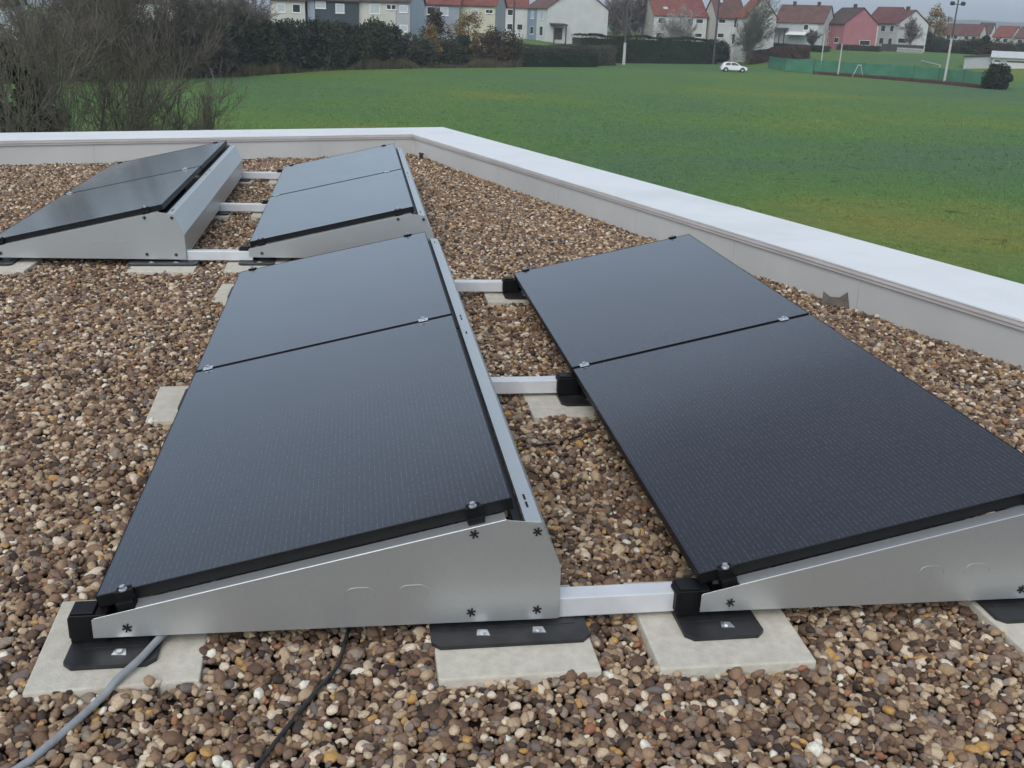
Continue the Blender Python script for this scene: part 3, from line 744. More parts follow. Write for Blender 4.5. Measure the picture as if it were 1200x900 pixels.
h4 = house('low grey-white house with a faded brown roof, dark porch and white awning', 965, 248, 908, 977, RD(20), 26, 'grey', 'brown', rise=3.4, wins=[(.35, .6, 1.2, 1.2, 'd')], gable_wall='white', chimneys=2, panels=[(.1, .4, .4, 3.0, 'white')])
house('pink house with a dark tiled roof and pink gable', 990, 246, 966, 1028.5, RD(60), 27, 'pink', 'dark', rise=3.2, wins=[(.3, 3.0, 1.9, 1.2, 'd'), (.75, .6, 1.4, 1.2, 'd'), (.75, 3.2, 1.4, 1.2, 'd')], gwins=[(.68, 3.4, 2.6, 1.1, 'd')], chimneys=1)
house('dark-roofed house mostly hidden between the pink and the white gable houses', 1044, 275, 1016, None, RD(30), 25, 'white', 'maroon', rise=3.2)
house('white house with a maroon roof and white gable, right of the pink house', 1053, 252, 1030, 1088, RD(58), 27, 'white', 'maroon', rise=2.7, wins=[(.3, .5, 1.5, 1.4, 'd'), (.75, .5, 1.8, 1.4, 'd'), (.3, 3.2, 1.5, 1.4, 'd'), (.75, 3.2, 1.8, 1.4, 'd')], gwins=[(.2, 3.1, 2.2, 1.1, 'd')], chimneys=1)
house('cream house glimpsed through the brown twigs at upper left', 203, 150, 152, None, RD(4), 3, 'cream', 'dark')
house('grey-white house at the far upper left behind bare stems', 22, 120, -40, None, RD(6), 4, 'grey', 'dark', wins=[(.3, .8, 1.4, 1.2, 's')])
# town on the far right
for i, (kp, D, fp, gp, ey, wl_, rf_, lb) in enumerate([
        (1128, 395, 1108, 1134, 40, 'white', 'brown', 'small white house with a brown roof in the distant town, left of the floodlight pole'),
        (1150, 388, 1129, 1158, 41, 'cream', 'maroon', 'cream house with a maroon roof in the distant town, right of the floodlight pole'),
        (1163, 430, 1147, 1168, 38, 'white', 'dark', 'distant house with a dark roof between the maroon-roofed and the red-roofed ones'),
        (1188, 372, 1166, 1200, 43.5, 'white', 'red', 'white house with a bright red roof in the distant town at the right'),
        (1214, 365, 1192, 1226, 45, 'cream', 'brown', 'cream house with a brown roof cut by the right edge of the picture')]):
    house(lb, kp, D, fp, gp, RD(24), ey, wl_, rf_, rise=3.2, group='houses of the distant town', wins=[(.3, .5, 1.5, 1.2, 'd'), (.7, .5, 1.5, 1.2, 'd')])

# porch and awning of the low house
_, K, a_, g_, Lf, Wd, ze = h4
pr = MB()
for u in (.72, .82, .92, .99): pr.extr([(*(K+a_*Lf*u-g_*1.6+a_*s), ze-5.2) for s in (-.1,)]+[(*(K+a_*Lf*u-g_*1.6+a_*s), ze-5.2) for s in (.1,)]+[(*(K+a_*Lf*u-g_*1.6+a_*s-g_*.2), ze-5.2) for s in (.1, -.1)], (0, 0, 3.3))
pr.extr([(*(K+a_*Lf*.70-g_*1.9), ze-1.95), (*(K+a_*Lf*1.0-g_*1.9), ze-1.95), (*(K+a_*Lf*1.0-g_*.05), ze-1.7), (*(K+a_*Lf*.70-g_*.05), ze-1.7)], (0, 0, .25))
tag(pr.build('porch', M['wood_dark']), 'dark timber porch at the left end of the low grey-white house', 'porch')
aw = MB().extr([(*(K+a_*Lf*.28-g_*2.4), ze-2.9), (*(K+a_*Lf*.68-g_*2.4), ze-2.9), (*(K+a_*Lf*.68-g_*.05), ze-2.3), (*(K+a_*Lf*.28-g_*.05), ze-2.3)], (0, 0, .12))
tag(aw.build('awning', M['white_paint']), 'white awning over the terrace of the low grey-white house', 'awning')
# dark entrance porch on the blank gable house
_, K, a_, g_, Lf, Wd, ze = h8
pc = MB(); q0 = K+g_*Wd*.04-a_*1.4
pc.extr([(*(q0), ze-3.1), (*(q0+g_*Wd*.25), ze-3.1), (*(q0+g_*Wd*.25+a_*1.36), ze-2.9), (*(q0+a_*1.36), ze-2.9)], (0, 0, .22))
for s in (.03, .22):
    q = q0+g_*Wd*s; pc.extr([(*(q), ze-7), (*(q+g_*.18), ze-7), (*(q+g_*.18+a_*.18), ze-7), (*(q+a_*.18), ze-7)], (0, 0, 3.9))
for s0, s1 in ((.07, .21),):
    q = q0+g_*Wd*s0+a_*1.33; pc.extr([(*q, ze-5.6), (*(q+g_*Wd*(s1-s0)), ze-5.6), (*(q+g_*Wd*(s1-s0)), ze-3.5), (*q, ze-3.5)], (*(-a_*.03), 0))
tag(pc.build('porch', M['wood_dark']), 'dark porch against the left part of the broad pale gable', 'porch')

# conifers and shrubs along the far edge of the meadow
for i, (px, ty, hw, mt, lb) in enumerate([
        (250, 24, 14, 'conifer', 'dark conifer at the left end of the row, behind the pale bare sapling'),
        (271, 31, 12, 'conifer', 'dark conifer second from the left end of the row'),
        (290, 23, 14, 'conifer', 'dark conifer third from the left end of the row, taller than its left neighbour'),
        (310, 27, 13, 'conifer2', 'dull olive conifer below the cream house at far left'),
        (331, 24, 14, 'conifer', 'dark conifer below the left corner of the cream terraced house'),
        (350, 31, 13, 'conifer', 'dark conifer under the left end of the dark slate house'),
        (368, 27, 13, 'conifer', 'dark conifer left of the bright shuttered window of the slate house'),
        (386, 30, 13, 'conifer2', 'olive conifer under the middle of the dark slate house'),
        (404, 28, 13, 'conifer', 'dark conifer below the bright shuttered window of the slate house'),
        (423, 33, 12, 'conifer2', 'olive conifer at the joint of the slate and cream houses'),
        (440, 27, 14, 'conifer2', 'bushy olive conifer in front of the cream house wall'),
        (457, 31, 12, 'conifer', 'dark conifer at the right end of the row, before the grey end house')]):
    D = edge_d(px)+4+(i % 3)*1.5; b = spot(px, D)
    tag(leafy('conifer_tree', b, top_z(px, ty, D)-b[2], hw*m_per_px(D)*1.55, M[mt], 100+i, 'column', 85, 90, (.10, .24), low=.03), lb, 'conifer', 'conifers along the meadow edge')
SH = [('shrub', 277, 15, 12, 'yellow_leaf', 'ovoid', 'dull yellow shrub behind the second conifer from the left'),
      ('shrub', 478, 40, 11, 'hedge_grey', 'ovoid', 'greyish shrub right of the conifer row, in front of the grey end house'),
      ('cypress_tree', 510, 8, 15, 'russet', 'cone', 'brown cone-shaped tree in front of the blue-grey house'),
      ('shrub', 506, 31, 8, 'yellow_leaf', 'ovoid', 'small yellowish shrub at the foot of the brown cone-shaped tree'),
      ('deciduous_tree', 549, 17, 15, 'yellow_leaf', 'ovoid', 'yellow-brown tree thinning before the pale yellow house'),
      ('conifer_tree', 543, 42, 8, 'conifer', 'column', 'narrow dark green conifer under the yellow-brown tree'),
      ('shrub', 496, 44, 12, 'hedge_grey', 'ovoid', 'low dull shrub between the conifer row and the brown cone-shaped tree'),
      ('shrub', 526, 48, 14, 'conifer2', 'ovoid', 'low olive shrub between the brown cone-shaped tree and the narrow conifer'),
      ('shrub', 571, 42, 14, 'russet', 'ovoid', 'brown shrub under the pale yellow house'),
      ('shrub', 588, 36, 17, 'russet', 'ovoid', 'tall dark brown shrub beside the left utility pole'),
      ('shrub', 598, 48, 12, 'conifer', 'ovoid', 'dark green shrub right of the left utility pole')]
for i, (nm, px, ty, hw, mt, sh_, lb) in enumerate(SH):
    D = edge_d(px)+(11 if 'ellow' in mt or sh_ == 'cone' else 4)+(i % 3); b = spot(px, D)
    if 'small yellowish' in lb: D = edge_d(px)+6; b = spot(px, D)
    tag(leafy(nm, b, top_z(px, ty, D)-b[2], hw*m_per_px(D)*1.45, M[mt], 140+i, sh_, 44, 80, (.10, .2)), lb, 'tree' if 'tree' in nm else 'shrub')
# hedges
def hedge_px(lb, px0, D0, px1, D1_, ty, wd, mat, seed, n):
    p0, p1 = spot(px0, D0), spot(px1, D1_)
    pm = (px0+px1)/2; Dm = (D0+D1_)/2; h = top_z(pm, ty, Dm)-float(ground_z(*((p0+p1)/2)[:2]))
    tag(hedge('hedge', p0, p1, h, wd, mat, seed, n), lb, 'hedge')
hedge_px('low greyish hedge below the big pale gable, at the meadow edge', 604, edge_d(604)+3, 716, edge_d(716)-8, 54, 3.0, M['hedge_grey'], 31, 11000)
hedge_px('dark low hedge band at the foot of the greyish hedge', 612, edge_d(612)+.5, 700, edge_d(700)-13, 63, 1.6, M['clipped'], 36, 6000)
hedge_px('long dark clipped hedge right of the concrete-footed pole', 676, 182, 840, 205, 44.5, 2.5, M['clipped'], 32, 24000)
hedge_px('reddish brown hedge behind the white car', 884, 206, 948, 214, 55, 3.0, M['redhedge'], 33, 9000)
hedge_px('dark green hedge in front of the low grey-white house', 908, 236, 972, 228, 53, 3.0, M['clipped'], 34, 8000)
hedge_px('dark hedge along the foot of the pink house', 985, 238, 1036, 236, 54, 2.0, M['hedge_grey'], 35, 5000)
for i, (px, ty, hw, D, mt, lb) in enumerate([
        (1108, 48, 14, 265, 'conifer2', 'dull bush below the yellow tree'), (1130, 50, 13, 262, 'hedge_grey', 'greyish bush behind the floodlight pole'),
        (1147, 49, 13, 255, 'conifer2', 'olive bush right of the floodlight pole'), (1158, 43, 5, 250, 'conifer', 'narrow dark conifer above the shed roof'),
        (1172, 53, 16, 250, 'russet', 'brownish bush behind the shed at right'), (1197, 53, 14, 252, 'hedge_grey', 'grey bush at the right edge behind the shed'),
        (1088, 40, 9, 268, 'conifer2', 'dark bush right of the white gable house'), (848, 50, 9, 214, 'clipped', 'dark bush under the house behind the dark pole'),
        (10, 58, 36, 35, 'conifer', 'dark evergreen bush at the far left edge, under the pale stems'),
        (1181, 79, 12, edge_d(1181)+1, 'clipped', 'big round dark bush in front of the shed at right edge')]):
    b = spot(px, D)
    tag(leafy('bush', b, top_z(px, ty, D)-b[2], hw*m_per_px(D)*1.1, M[mt], 170+i, 'ovoid', 90, 130, (.08, .2), low=.0), lb, 'bush')
D = 270; b = spot(1097, D)
tag(leafy('autumn_tree', b, top_z(1097, 9, D)-b[2], 13*m_per_px(D), M['yellow_leaf'], 190, 'ovoid', 40, 60, (.14, .3), low=.25), 'orange-yellow autumn tree right of the white gable house', 'tree')
D = 300; b = spot(928, D)
tag(leafy('distant_tree', b, top_z(928, 6, D)-b[2], 6*m_per_px(D), M['conifer'], 191, 'ovoid', 30, 60, (.2, .4), low=.3), 'dark round treetop rising behind the low grey-white house', 'tree')
# bare trees in front of the houses
for i, (px, D, ty, stems, mt, lb, mr) in enumerate([
        (722, 222, 0, 6, 'twig_grey', 'grey bare tree right of the big pale gable', 7), (746, 226, -8, 6, 'twig_grey', 'reddish grey bare tree behind the concrete-footed pole', 7),
        (880, 205, 13, 5, 'twig_olive', 'olive-grey bare tree in front of the orange-roofed house', 5), (790, 210, 22, 4, 'twig_pale', 'pale twiggy bush against the long white house', 7),
        (1070, 248, 26, 3, 'twig_grey', 'thin bare tree before the white gable', 6), (955, 240, 38, 4, 'twig_dark', 'bare brown shrub beside the pink house', 8)]):
    b = spot(px, D); H = top_z(px, ty, D)-b[2]
    tag(bare_plant('bare_tree', b, H*1.05, stems, (M[mt], M[mt]), 210+i, R=.09, lean=.45, maxl=3, nb=3, minr=mr, up=.25), lb, 'bare tree')
# brown thicket at left, behind the meadow
for i, (px, D, ty, st, mt, lb) in enumerate([
        (96, 104, -30, 7, 'twig_brown', 'brown leafless thicket tree at upper left'), (126, 106, -14, 7, 'twig_brown', 'brown leafless thicket tree below the half-hidden cream house'),
        (172, 107, 22, 8, 'twig_dark', 'low dark leafless shrub in front of the cream house'), (205, 108, -6, 7, 'twig_brown', 'brown leafless tree right of the half-hidden cream house'),
        (232, 110, 6, 7, 'twig_dark', 'dark leafless shrub left of the conifer row'), (222, 108, 50, 8, 'twig_dark', 'low purplish leafless shrub at the meadow edge'),
        (150, 105, 34, 8, 'twig_brown', 'low brown leafless shrub at the left meadow edge'), (254, 122, -4, 7, 'twig_brown', 'brown leafless tree behind the left end of the conifer row'), (290, 126, 2, 6, 'twig_grey', 'grey leafless tree behind the third conifer from the left'), (60, 100, 18, 7, 'twig_dark', 'dark leafless shrub at far left, below the pale stems'), (15, 98, 40, 8, 'twig_dark', 'low dark leafless shrub by the left edge')]):
    b = spot(px, D); H = top_z(px, ty, D)-b[2]
    tag(bare_plant('bare_shrub', b, H*1.08, st, (M[mt], M[mt]), 230+i, R=.07, lean=.9, maxl=3, nb=3, minr=5, up=.2, spread=.9), lb, 'bare shrub')
b = spot(246, 108); tag(bare_plant('sapling', b, top_z(258, 34, 108)-b[2], 1, (M['twig_pale'], M['twig_pale']), 251, R=.09, lean=.2, maxl=2, nb=1, minr=8, up=.3), 'pale leafless sapling before the dark conifers', 'sapling')
# shrubs close to the building, their tips over the parapet
for i, (px, D, ty, st, mt, lean, lb) in enumerate([
        (92, 31, -45, 7, 'twig_brown', .45, 'tall multi-stemmed leafless shrub rising beyond the parapet at left'),
        (14, 27, -30, 2, 'twig_brown', .5, 'dark leafless shrub at the left edge beyond the parapet'),
        (150, 33, 66, 7, 'twig_brown', .7, 'spreading leafless shrub with light twigs beyond the parapet, left of the open meadow'),
        (205, 36, 118, 6, 'twig_dark', .6, 'low bare shrub whose tips just show above the parapet'),
        (-40, 40, -90, 1, 'twig_dark', .2, 'slender bare tree just outside the left edge, mirrored in the far left array')]):
    b = spot(px, D); H = top_z(px, ty, D)-b[2]
    tag(bare_plant('leafless_shrub', b, H*1.1, st, (M[mt], M[mt]), 260+i, R=.045, lean=lean, maxl=3, nb=2, minr=1.4, up=.35, spread=.62, wob=.22), lb, 'bare shrub')

# dry weeds along the far edge
rg = np.random.default_rng(5); n = 16000
az_ = rg.uniform(ea[1], np.interp(.5, [0, 1], [ea[4], ea[5]]), n); De = np.interp(az_, ea, ed)+rg.uniform(-.8, 4, n)
X = CAM[0]+De*np.sin(az_); Y = CAM[1]+De*np.cos(az_); Zg = ground_z(X, Y)
hh = rg.uniform(.15, .75, n)*np.clip(1.2+.8*np.sin(az_*60)+.5*np.sin(az_*171), .3, 2)
q_ = rg.uniform(0, PI, n); dx = np.cos(q_)*.09; dy = np.sin(q_)*.09
T = np.stack([np.stack([X-dx, Y-dy, Zg-.05], -1), np.stack([X+dx, Y+dy, Zg-.05], -1), np.stack([X+rg.normal(0, .15, n), Y+rg.normal(0, .15, n), Zg+hh], -1)], 1)
tag(quads_mesh('dry_weeds', T, M['weed'], None, 3), 'brown dry weeds along the far edge of the meadow', 'weeds', kind='stuff')
# grass blades of the meadow
n = 380000
az_ = rg.uniform(-.36, .72, n); De = np.exp(rg.uniform(math.log(17), math.log(140), n))
ok = (De < np.interp(az_, ea, ed)+2) & (rg.random(n) < np.clip((135-De)/95, 0, 1)**1.5); az_, De = az_[ok], De[ok]; n = len(De)
X = CAM[0]+De*np.sin(az_); Y = CAM[1]+De*np.cos(az_); Zg = ground_z(X, Y)
cl = .5+.5*np.sin(X*.9+np.sin(Y*.7)*2)*np.sin(Y*.8+1+np.sin(X*.5)*2)
hh = rg.uniform(.02, .06, n)*(.5+cl)*np.clip(De/40, .7, 2); ww = .012*np.clip(De/25, 1, 5)
q_ = rg.uniform(0, PI, n); dx = np.cos(q_)*ww; dy = np.sin(q_)*ww
T = np.stack([np.stack([X-dx, Y-dy, Zg-.01], -1), np.stack([X+dx, Y+dy, Zg-.01], -1), np.stack([X+rg.normal(0, .05, n), Y+rg.normal(0, .05, n), Zg+hh], -1)], 1)
def m_blade():
    m, nt, b = new_mat('grass_blade')
    g = N(nt, 'ShaderNodeNewGeometry')
    v = ramp(nt, g.outputs['Random Per Island'], [(0, (1.05, 1.05, 1.05)), (.5, (1.3, 1.28, 1.25)), (1, (1.6, 1.5, 1.4))])
    nt.links.new(mixc(nt, 1.0, meadow_tone(nt), v, 'MULTIPLY'), b.inputs['Base Color'])
    b.inputs['Roughness'].default_value = .8; b.inputs['Specular IOR Level'].default_value = .2
    return m
M['blade'] = m_blade()
tag(quads_mesh('grass', T, M['blade'], None, 3), 'short green grass of the open meadow', 'grass', kind='stuff')

# poles
def pole(lb, px, D, base_py, top_py, r, split=None, arms=0, mat='pole_dark', name='utility_pole'):
    b = spot(px, D); H = top_z(px, top_py, D)-b[2]
    root = empty(name, b); zs = 0
    if split is not None:
        zs = top_z(px, split, D)-b[2]
        MB().tube([(0, 0, -.4), (0, 0, zs)], [r*1.7, r*1.35], 10).build('concrete_foot', M['pole_pale'], root)
    MB().tube([(0, 0, zs-.3), (0, 0, H)], [r*1.1, r*.8], 10).build('shaft', M[mat], root)
    if arms:
        c = MB(); d2 = AR[:2]/np.linalg.norm(AR[:2])
        for s in (-1, 1):
            c.tube([(0, 0, H-.7), (*(d2*s*.7), H-.6)], .05, 6)
        c.build('cross_arm', M['pole_dark'], root)
        for s in (-1, 1):
            l = MB(); l.box(-.28, .28, -.2, .2, -.22, .22); o = l.build('floodlight', M['pole_dark'], root, bevel=.05); o.location = (*(d2*s*.75), H-.55); o.rotation_euler = (.6, 0, -.15)
    return tag(root, lb, 'pole')
pole('dark utility pole with a pale concrete foot in front of the clipped hedge', 734, 181, 70, -30, .17, split=50)
pole('thick dark pole at the right end of the clipped hedge', 840, 203, 48, -30, .22)
pole('dark pole beside the brown shrub, left of the big pale gable', 602, edge_d(602)+8, 70, -30, .16)
pole('tall floodlight pole at right, dark above and pale below', 1118, edge_d(1118)+.5, 100, -1, .11, split=45, arms=1, name='floodlight_pole')
pole('pale post standing at the left part of the green netting', 990, edge_d(990)-1, 91, 52, .12, mat='pole_pale', name='net_post')
pole('thin pale post behind the green netting, below the pink house', 968, 200, 72, 40, .10, mat='pole_pale', name='net_post')

# green windbreak netting of the sports ground
def m_net():
    m, nt, b = new_mat('green_netting')
    nt.links.new(ramp(nt, noise(nt, .35, 4), [(.3, (.030, .165, .105)), (.7, (.052, .22, .145))]), b.inputs['Base Color'])
    b.inputs['Roughness'].default_value = .85
    tr = N(nt, 'ShaderNodeBsdfTransparent'); mx = N(nt, 'ShaderNodeMixShader'); mx.inputs[0].default_value = .8
    out = nt.nodes['Material Output']
    nt.links.new(tr.outputs[0], mx.inputs[1]); nt.links.new(b.outputs[0], mx.inputs[2]); nt.links.new(mx.outputs[0], out.inputs['Surface'])
    return m
M['net'] = m_net()
fr = empty('net_fence', spot(914, edge_d(914)+2)); fl = fr.location
NP = [spot(906, edge_d(914)+10), spot(926, edge_d(926)+1.5)]+[spot(p_, edge_d(p_)+1.5) for p_ in (960, 990, 1020, 1050, 1080, 1110, 1140, 1168)]
nv, nf_ = [], []
posts = MB()
for i in range(len(NP)-1):
    for j in range(7):
        t = j/6; p = NP[i]*(1-t)+NP[i+1]*t
        sag = .12*math.sin(PI*t); bl = .10*math.sin(t*7+i)
        k = len(nv)
        for zz_ in (.08, 1.0, 2.15-sag): nv.append((p[0]-fl[0]+bl*.4*(zz_ == 1.0), p[1]-fl[1]+bl*(zz_ == 1.0), p[2]-fl[2]+zz_))
        if j:
            nf_ += [(k-3, k, k+1, k-2), (k-2, k+1, k+2, k-1)]
me = bpy.data.meshes.new('netting'); me.from_pydata(nv, [], nf_); link('netting', me, M['net'], fr)
for p in NP:
    q = p-np.array(fl); MB().tube([(q[0], q[1], q[2]-.2), (q[0], q[1], q[2]+2.25)], .045, 8).build('post', M['pole_dark'], fr)
tag(fr, 'long green windbreak netting on posts along the sports ground', 'fence')
rg = np.random.default_rng(9); n = 3500                      # bare earth weeds in front of it
px_ = rg.uniform(0, 1, n); k_ = np.clip((px_*7).astype(int)+2, 2, 8); t_ = px_*7-(k_-2)
P_ = np.array(NP); B0 = P_[k_]*(1-t_[:, None])+P_[np.minimum(k_+1, 9)]*t_[:, None]
los = B0[:, :2]-CAM[:2]; los /= np.linalg.norm(los, axis=1, keepdims=True); B0[:, :2] -= los*rg.uniform(.3, 3, (n, 1))
h_ = rg.uniform(.1, .55, n)
T = np.stack([B0+np.array([-.14, 0, -.05]), B0+np.array([.14, 0, -.05]), B0+np.stack([rg.normal(0, .1, n), rg.normal(0, .1, n), h_], -1)], 1)
tag(quads_mesh('verge_weeds', T, M['redhedge'], None, 3), 'brown dead weeds along the foot of the green netting', 'weeds', kind='stuff')

# A-shaped white frame, goal and picket fence
b = spot(1014, edge_d(1014)-.5)
fr = empty('white_frame', b)
for s in (-1, 1): MB().tube([(s*.95, 0, -.1), (s*.22, .0, 1.75)], .065, 8).build('leg', M['off_white'], fr)
MB().tube([(-.3, 0, 1.78), (.3, 0, 1.78)], .09, 8).build('top_bar', M['off_white'], fr)
tag(fr, 'small white A-shaped frame standing by the green netting', 'frame')
g0, g1 = spot(1087, 208), spot(1110, 192)
gz_ = max(g0[2], g1[2])
gl = empty('goal', (g0[0], g0[1], g0[2])); r1 = g1-g0; zt = top_z(1087, 71.5, 208)-g0[2]; zt2 = top_z(1110, 77, 192)-g0[2]
MB().tube([(0, 0, zt), (r1[0], r1[1], zt2)], .10, 8).build('crossbar', M['off_white'], gl)
for q, z0, z1 in (((0, 0), -.2, zt), ((r1[0], r1[1]), r1[2]-.2, zt2)):
    MB().tube([(q[0], q[1], z0), (q[0], q[1], z1)], .10, 8).build('post', M['off_white'], gl)
tag(gl, 'white football goal behind the green netting', 'goal')
p0, p1 = spot(1056, 238), spot(1086, 232)
pf = empty('picket_fence', p0); pk = MB()
for t in np.linspace(0, 1, 22):
    q = (p1-p0)*t; pk.box(q[0]-.09, q[0]+.09, q[1]-.03, q[1]+.03, q[2]-.1, q[2]+1.0)
pk.build('pickets', M['off_white'], pf)
r_ = MB(); d_ = p1-p0
for z in (.35, .8): r_.tube([(0, .05, z), (d_[0], d_[1]+.05, d_[2]+z)], .05, 6)
r_.build('fence_rail', M['white_paint'], pf); tag(pf, 'low white picket fence in front of the white gable house', 'fence')
p0, p1 = spot(1037, 247), spot(1086, 243); d_ = p1-p0
bf = empty('board_fence', p0)
MB().extr([(0, 0, -.3), (d_[0], d_[1], d_[2]-.3), (d_[0], d_[1], d_[2]+1.5), (0, 0, 1.5)], (.03, .08, 0)).build('boards', M['wood_dark'], bf)
for t in np.linspace(0, 1, 6): MB().box(d_[0]*t-.06, d_[0]*t+.06, d_[1]*t-.14, d_[1]*t-.02, d_[2]*t-.3, d_[2]*t+1.6).build('post', M['wood_dark'], bf)
tag(bf, 'dark board fence along the foot of the white gable house', 'fence')

# shed at the right
D = 196
d = ray(1170, 70); los = d[:2]/np.linalg.norm(d[:2]); rt = np.array([los[1], -los[0]])
b = spot(1171, D); sh = empty('shed', (b[0], b[1], 0)); zb = b[2]-.8; zt = top_z(1171, 67, D)
Pq = lambda x, y, z: (*(rt*x+los*y), z)
MB().extr([Pq(0, 0, zb), Pq(0, 7, zb), Pq(0, 7, zt), Pq(0, 3.5, zt+.75), Pq(0, 0, zt)], (*(rt*9), 0)).build('wall', WALL['white'], sh)
MB().extr([Pq(-4.4, .6, zb), Pq(-.02, .6, zb), Pq(-.02, .6, zt+.1), Pq(-4.4, .6, zt-.25)], (*(los*5), 0)).build('side_annex', WALL['grey'], sh)
rf = MB()
rf.extr([Pq(-.4, -.5, zt-.08), Pq(-.4, 3.5, zt+.80), Pq(-.4, 3.5, zt+.95), Pq(-.4, -.5, zt+.07)], (*(rt*9.8), 0))
rf.extr([Pq(-.4, 7.5, zt-.08), Pq(-.4, 3.5, zt+.80), Pq(-.4, 3.5, zt+.95), Pq(-.4, 7.5, zt+.07)], (*(rt*9.8), 0))
M['shed_roof'] = basic('pale_sheet_roof', (.46, .50, .50), (.55, .58, .58), 1, .6)
rf.build('roof', M['shed_roof'], sh)
MB().extr([Pq(-4.7, .3, zt-.22), Pq(-.42, .3, zt+.14), Pq(-.42, .3, zt+.3), Pq(-4.7, .3, zt-.06)], (*(los*5.6), 0)).build('annex_roof', M['wood_dark'], sh)
MB().extr([Pq(.3, -.03, zt-.75), Pq(8.6, -.03, zt-.75), Pq(8.6, -.03, zt-.5), Pq(.3, -.03, zt-.5)], (*(los*.029), 0)).build('eaves_band', M['wood_dark'], sh)
MB().extr([Pq(1.2, -.03, zb+.8), Pq(2.2, -.03, zb+.8), Pq(2.2, -.03, zb+2.7), Pq(1.2, -.03, zb+2.7)], (*(los*.028), 0)).build('door', M['shutter'], sh)
tag(sh, 'white shed with pale sheet roof and side annex at the right edge', 'shed')

# parked car
def car():
    b = spot(865, edge_d(862)*.0+np.linalg.norm((at_z(865, 84.5, ZF)-CAM)[:2])); b[2] = float(ground_z(b[0], b[1]))
    root = empty('parked_car', b, math.atan2(AR[1], AR[0])-.06)
    Lc, hw = 4.15, .87
    low = [(-2.06, .30), (-2.08, .62), (-2.0, .90), (-1.70, .98), (.55, .98), (.95, .96), (1.75, .82), (2.02, .66), (2.07, .45), (2.0, .28)]
    def hull(prof, w0, w1):
        m = MB(); n_ = len(prof); vs = []
        for s, wd in ((-1, w0), (-1, w1), (1, w1), (1, w0)): pass
        a = [(x, -hw, z) for x, z in prof]
        m.extr(a, (0, 2*hw, 0)); return m
    body = hull(low, 1, 1).build('body', M['car_paint'], root, bevel=.09, seg=3)
    cab = [(-1.85, .97), (-1.62, 1.33), (-1.25, 1.47), (-.1, 1.50), (.35, 1.40), (1.02, .95)]
    c = MB(); a = [(x, -hw*(.98 if z < 1 else .80), z) for x, z in cab]; n_ = len(a)
    c.add(a+[(x, -y, z) for x, y, z in a], [tuple(range(n_))[::-1], tuple(range(n_, 2*n_))]+[(i, (i+1) % n_, n_+(i+1) % n_, n_+i) for i in range(n_)])
    cabo = c.build('cabin', M['car_paint'], root, bevel=.05, seg=2)
    for s in (-1, 1):
        for poly in ([(-1.50, 1.0), (-1.38, 1.30), (-1.10, 1.39), (-.62, 1.41), (-.62, 1.0)], [(-.52, 1.0), (-.52, 1.41), (-.05, 1.42), (.30, 1.32), (.78, 1.0)]):
            ww_ = lambda z: hw*(.98-.18*(z-.97)/.45)+.012
            w_ = MB(); a = [(x, s*ww_(z), z) for x, z in poly]; w_.extr(a, (0, -s*.02, 0)); w_.build('side_window', M['pane'], root)
    w_ = MB(); w_.extr([(.98, -.72, 1.01), (.98, .72, 1.01), (.43, .62, 1.39), (.43, -.62, 1.39)], (.03, 0, .03)); w_.build('windscreen', M['pane'], root)
    for x in (-1.30, 1.28):
        for s in (-1, 1):
            y = s*(hw-.08)
            arch = MB().tube([(x, s*(hw-.10), .33), (x, s*(hw+.012), .33)], .39, 20).build('wheel_arch', M['hole'], root)
            t = MB().tube([(x, y-s*.06, .31), (x, s*(hw+.03), .31)], .32, 20).build('wheel', M['rubber'], root)
            MB().tube([(x, s*(hw+.025), .31), (x, s*(hw+.042), .31)], .19, 12).build('rim', M['steel'], t)
    for s in (-1, 1):
        MB().box(1.93, 2.06, s*.45-.18 if s > 0 else -.75, .75 if s > 0 else -.30, .66, .76).build('headlight', M['shutter'], root, bevel=.02)
        MB().box(-2.08, -1.98, .55 if s > 0 else -.78, .78 if s > 0 else -.55, .72, .92).build('tail_light', ROOFRED, root, bevel=.02)
    tag(root, 'small white hatchback parked on the grass before the reddish hedge', 'car')
ROOFRED = basic('red_lens', (.30, .02, .02), (.35, .03, .03), 3, .3)
car()

# air between here and the hills
hm = bpy.data.materials.new('haze'); hm.use_nodes = True; ht = hm.node_tree; ht.nodes.clear()
ho = ht.nodes.new('ShaderNodeOutputMaterial'); pv = ht.nodes.new('ShaderNodeVolumePrincipled')
pv.inputs['Color'].default_value = (.80, .87, .95, 1); pv.inputs['Density'].default_value = .0004; pv.inputs['Anisotropy'].default_value = 0
ht.links.new(pv.outputs[0], ho.inputs['Volume'])
hz = MB().box(-4400, 4400, -4400, 4400, -11.5, 95).build('haze', hm); tag(hz, kind='stuff')

# ------------------------------------------------------------------ light
w = bpy.data.worlds.new('World'); scn.world = w; w.use_nodes = True
nt = w.node_tree; bg = nt.nodes['Background']
sky = nt.nodes.new('ShaderNodeTexSky'); sky.sky_type = 'NISHITA'; sky.sun_disc = False
SEL, SAZ = math.radians(44), math.radians(205)        # sun direction: azimuth from +y clockwise
sky.sun_elevation = SEL; sky.sun_rotation = SAZ; sky.air_density = 1.0; sky.dust_density = 1.5; sky.ozone_density = 1.0
hs = nt.nodes.new('ShaderNodeHueSaturation'); hs.inputs['Saturation'].default_value = .45; hs.inputs['Value'].default_value = 1.0
nt.links.new(sky.outputs[0], hs.inputs['Color'])
tc = nt.nodes.new('ShaderNodeTexCoord'); mp = nt.nodes.new('ShaderNodeMapping'); mp.inputs['Scale'].default_value = (1, 1, 3)
nz = nt.nodes.new('ShaderNodeTexNoise'); nz.inputs['Scale'].default_value = 2.2; nz.inputs['Detail'].default_value = 5
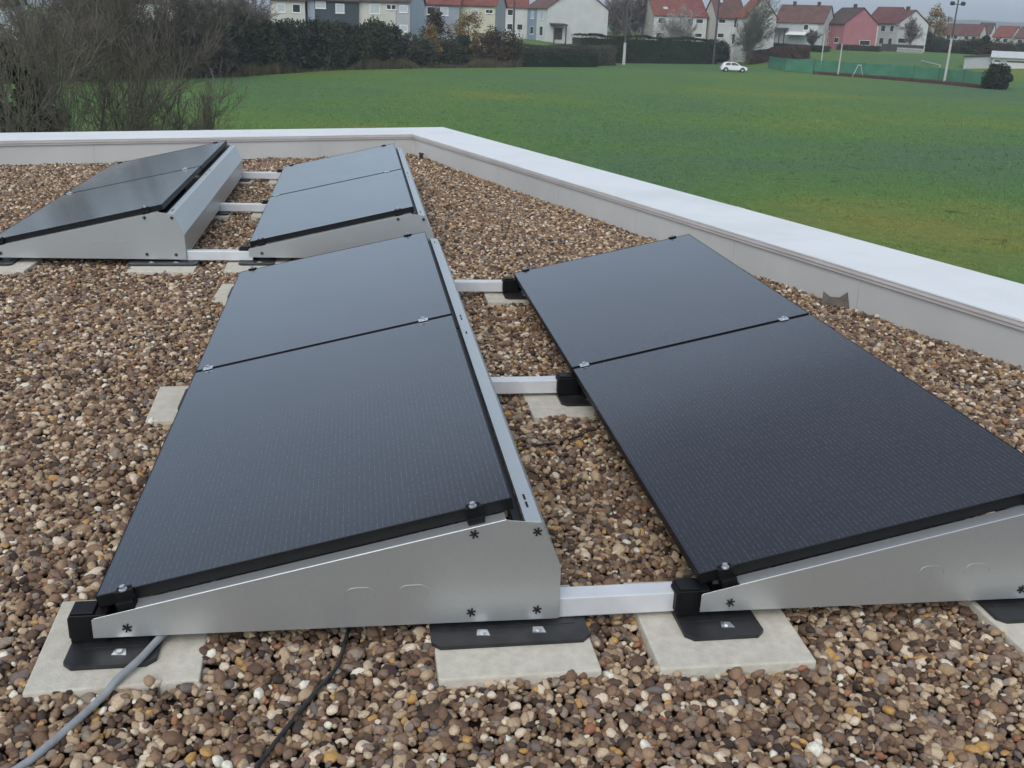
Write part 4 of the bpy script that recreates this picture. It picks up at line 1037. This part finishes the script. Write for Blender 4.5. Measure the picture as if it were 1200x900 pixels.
nt.links.new(tc.outputs['Generated'], mp.inputs[0]); nt.links.new(mp.outputs[0], nz.inputs['Vector'])
cr = nt.nodes.new('ShaderNodeValToRGB'); cr.color_ramp.elements[0].position = .3; cr.color_ramp.elements[0].color = (.90, .92, .94, 1); cr.color_ramp.elements[1].position = .7; cr.color_ramp.elements[1].color = (1.08, 1.06, 1.04, 1)
nt.links.new(nz.outputs['Fac'], cr.inputs[0])
mx = nt.nodes.new('ShaderNodeMix'); mx.data_type = 'RGBA'; mx.blend_type = 'MULTIPLY'; mx.inputs[0].default_value = 1
nt.links.new(hs.outputs[0], mx.inputs[6]); nt.links.new(cr.outputs[0], mx.inputs[7])
# overcast: the cloud deck is dimmer and bluer low down, brightest overhead
sz = nt.nodes.new('ShaderNodeSeparateXYZ'); nt.links.new(tc.outputs['Generated'], sz.inputs[0])
el = nt.nodes.new('ShaderNodeValToRGB'); nt.links.new(sz.outputs['Z'], el.inputs[0])
for e_, (p_, c_) in zip([el.color_ramp.elements[0], el.color_ramp.elements[1], el.color_ramp.elements.new(.2), el.color_ramp.elements.new(.45), el.color_ramp.elements.new(.06)],
                        [(0, (.37, .44, .535, 1)), (1, (1.08, 1.12, 1.10, 1)), (.2, (.78, .87, .94, 1)), (.45, (.93, .985, 1.0, 1)), (.06, (.46, .54, .63, 1))]):
    e_.color = c_; e_.position = p_
m2 = nt.nodes.new('ShaderNodeMix'); m2.data_type = 'RGBA'; m2.blend_type = 'MULTIPLY'; m2.inputs[0].default_value = 1
nt.links.new(mx.outputs[2], m2.inputs[6]); nt.links.new(el.outputs[0], m2.inputs[7])
nt.links.new(m2.outputs[2], bg.inputs['Color']); bg.inputs['Strength'].default_value = .15
sl = bpy.data.lights.new('sun', 'SUN'); sl.energy = .5; sl.angle = math.radians(40); sl.color = (1, .97, .93)
so = bpy.data.objects.new('sun', sl); COL.objects.link(so)
dirv = Vector((math.sin(SAZ)*math.cos(SEL), math.cos(SAZ)*math.cos(SEL), math.sin(SEL)))
so.rotation_euler = dirv.to_track_quat('Z', 'Y').to_euler(); so.location = (0, -5, 12)
vs = scn.view_settings; vs.view_transform = 'Standard'; vs.look = 'None'; vs.exposure = .9; vs.gamma = 1; vs.use_curve_mapping = False
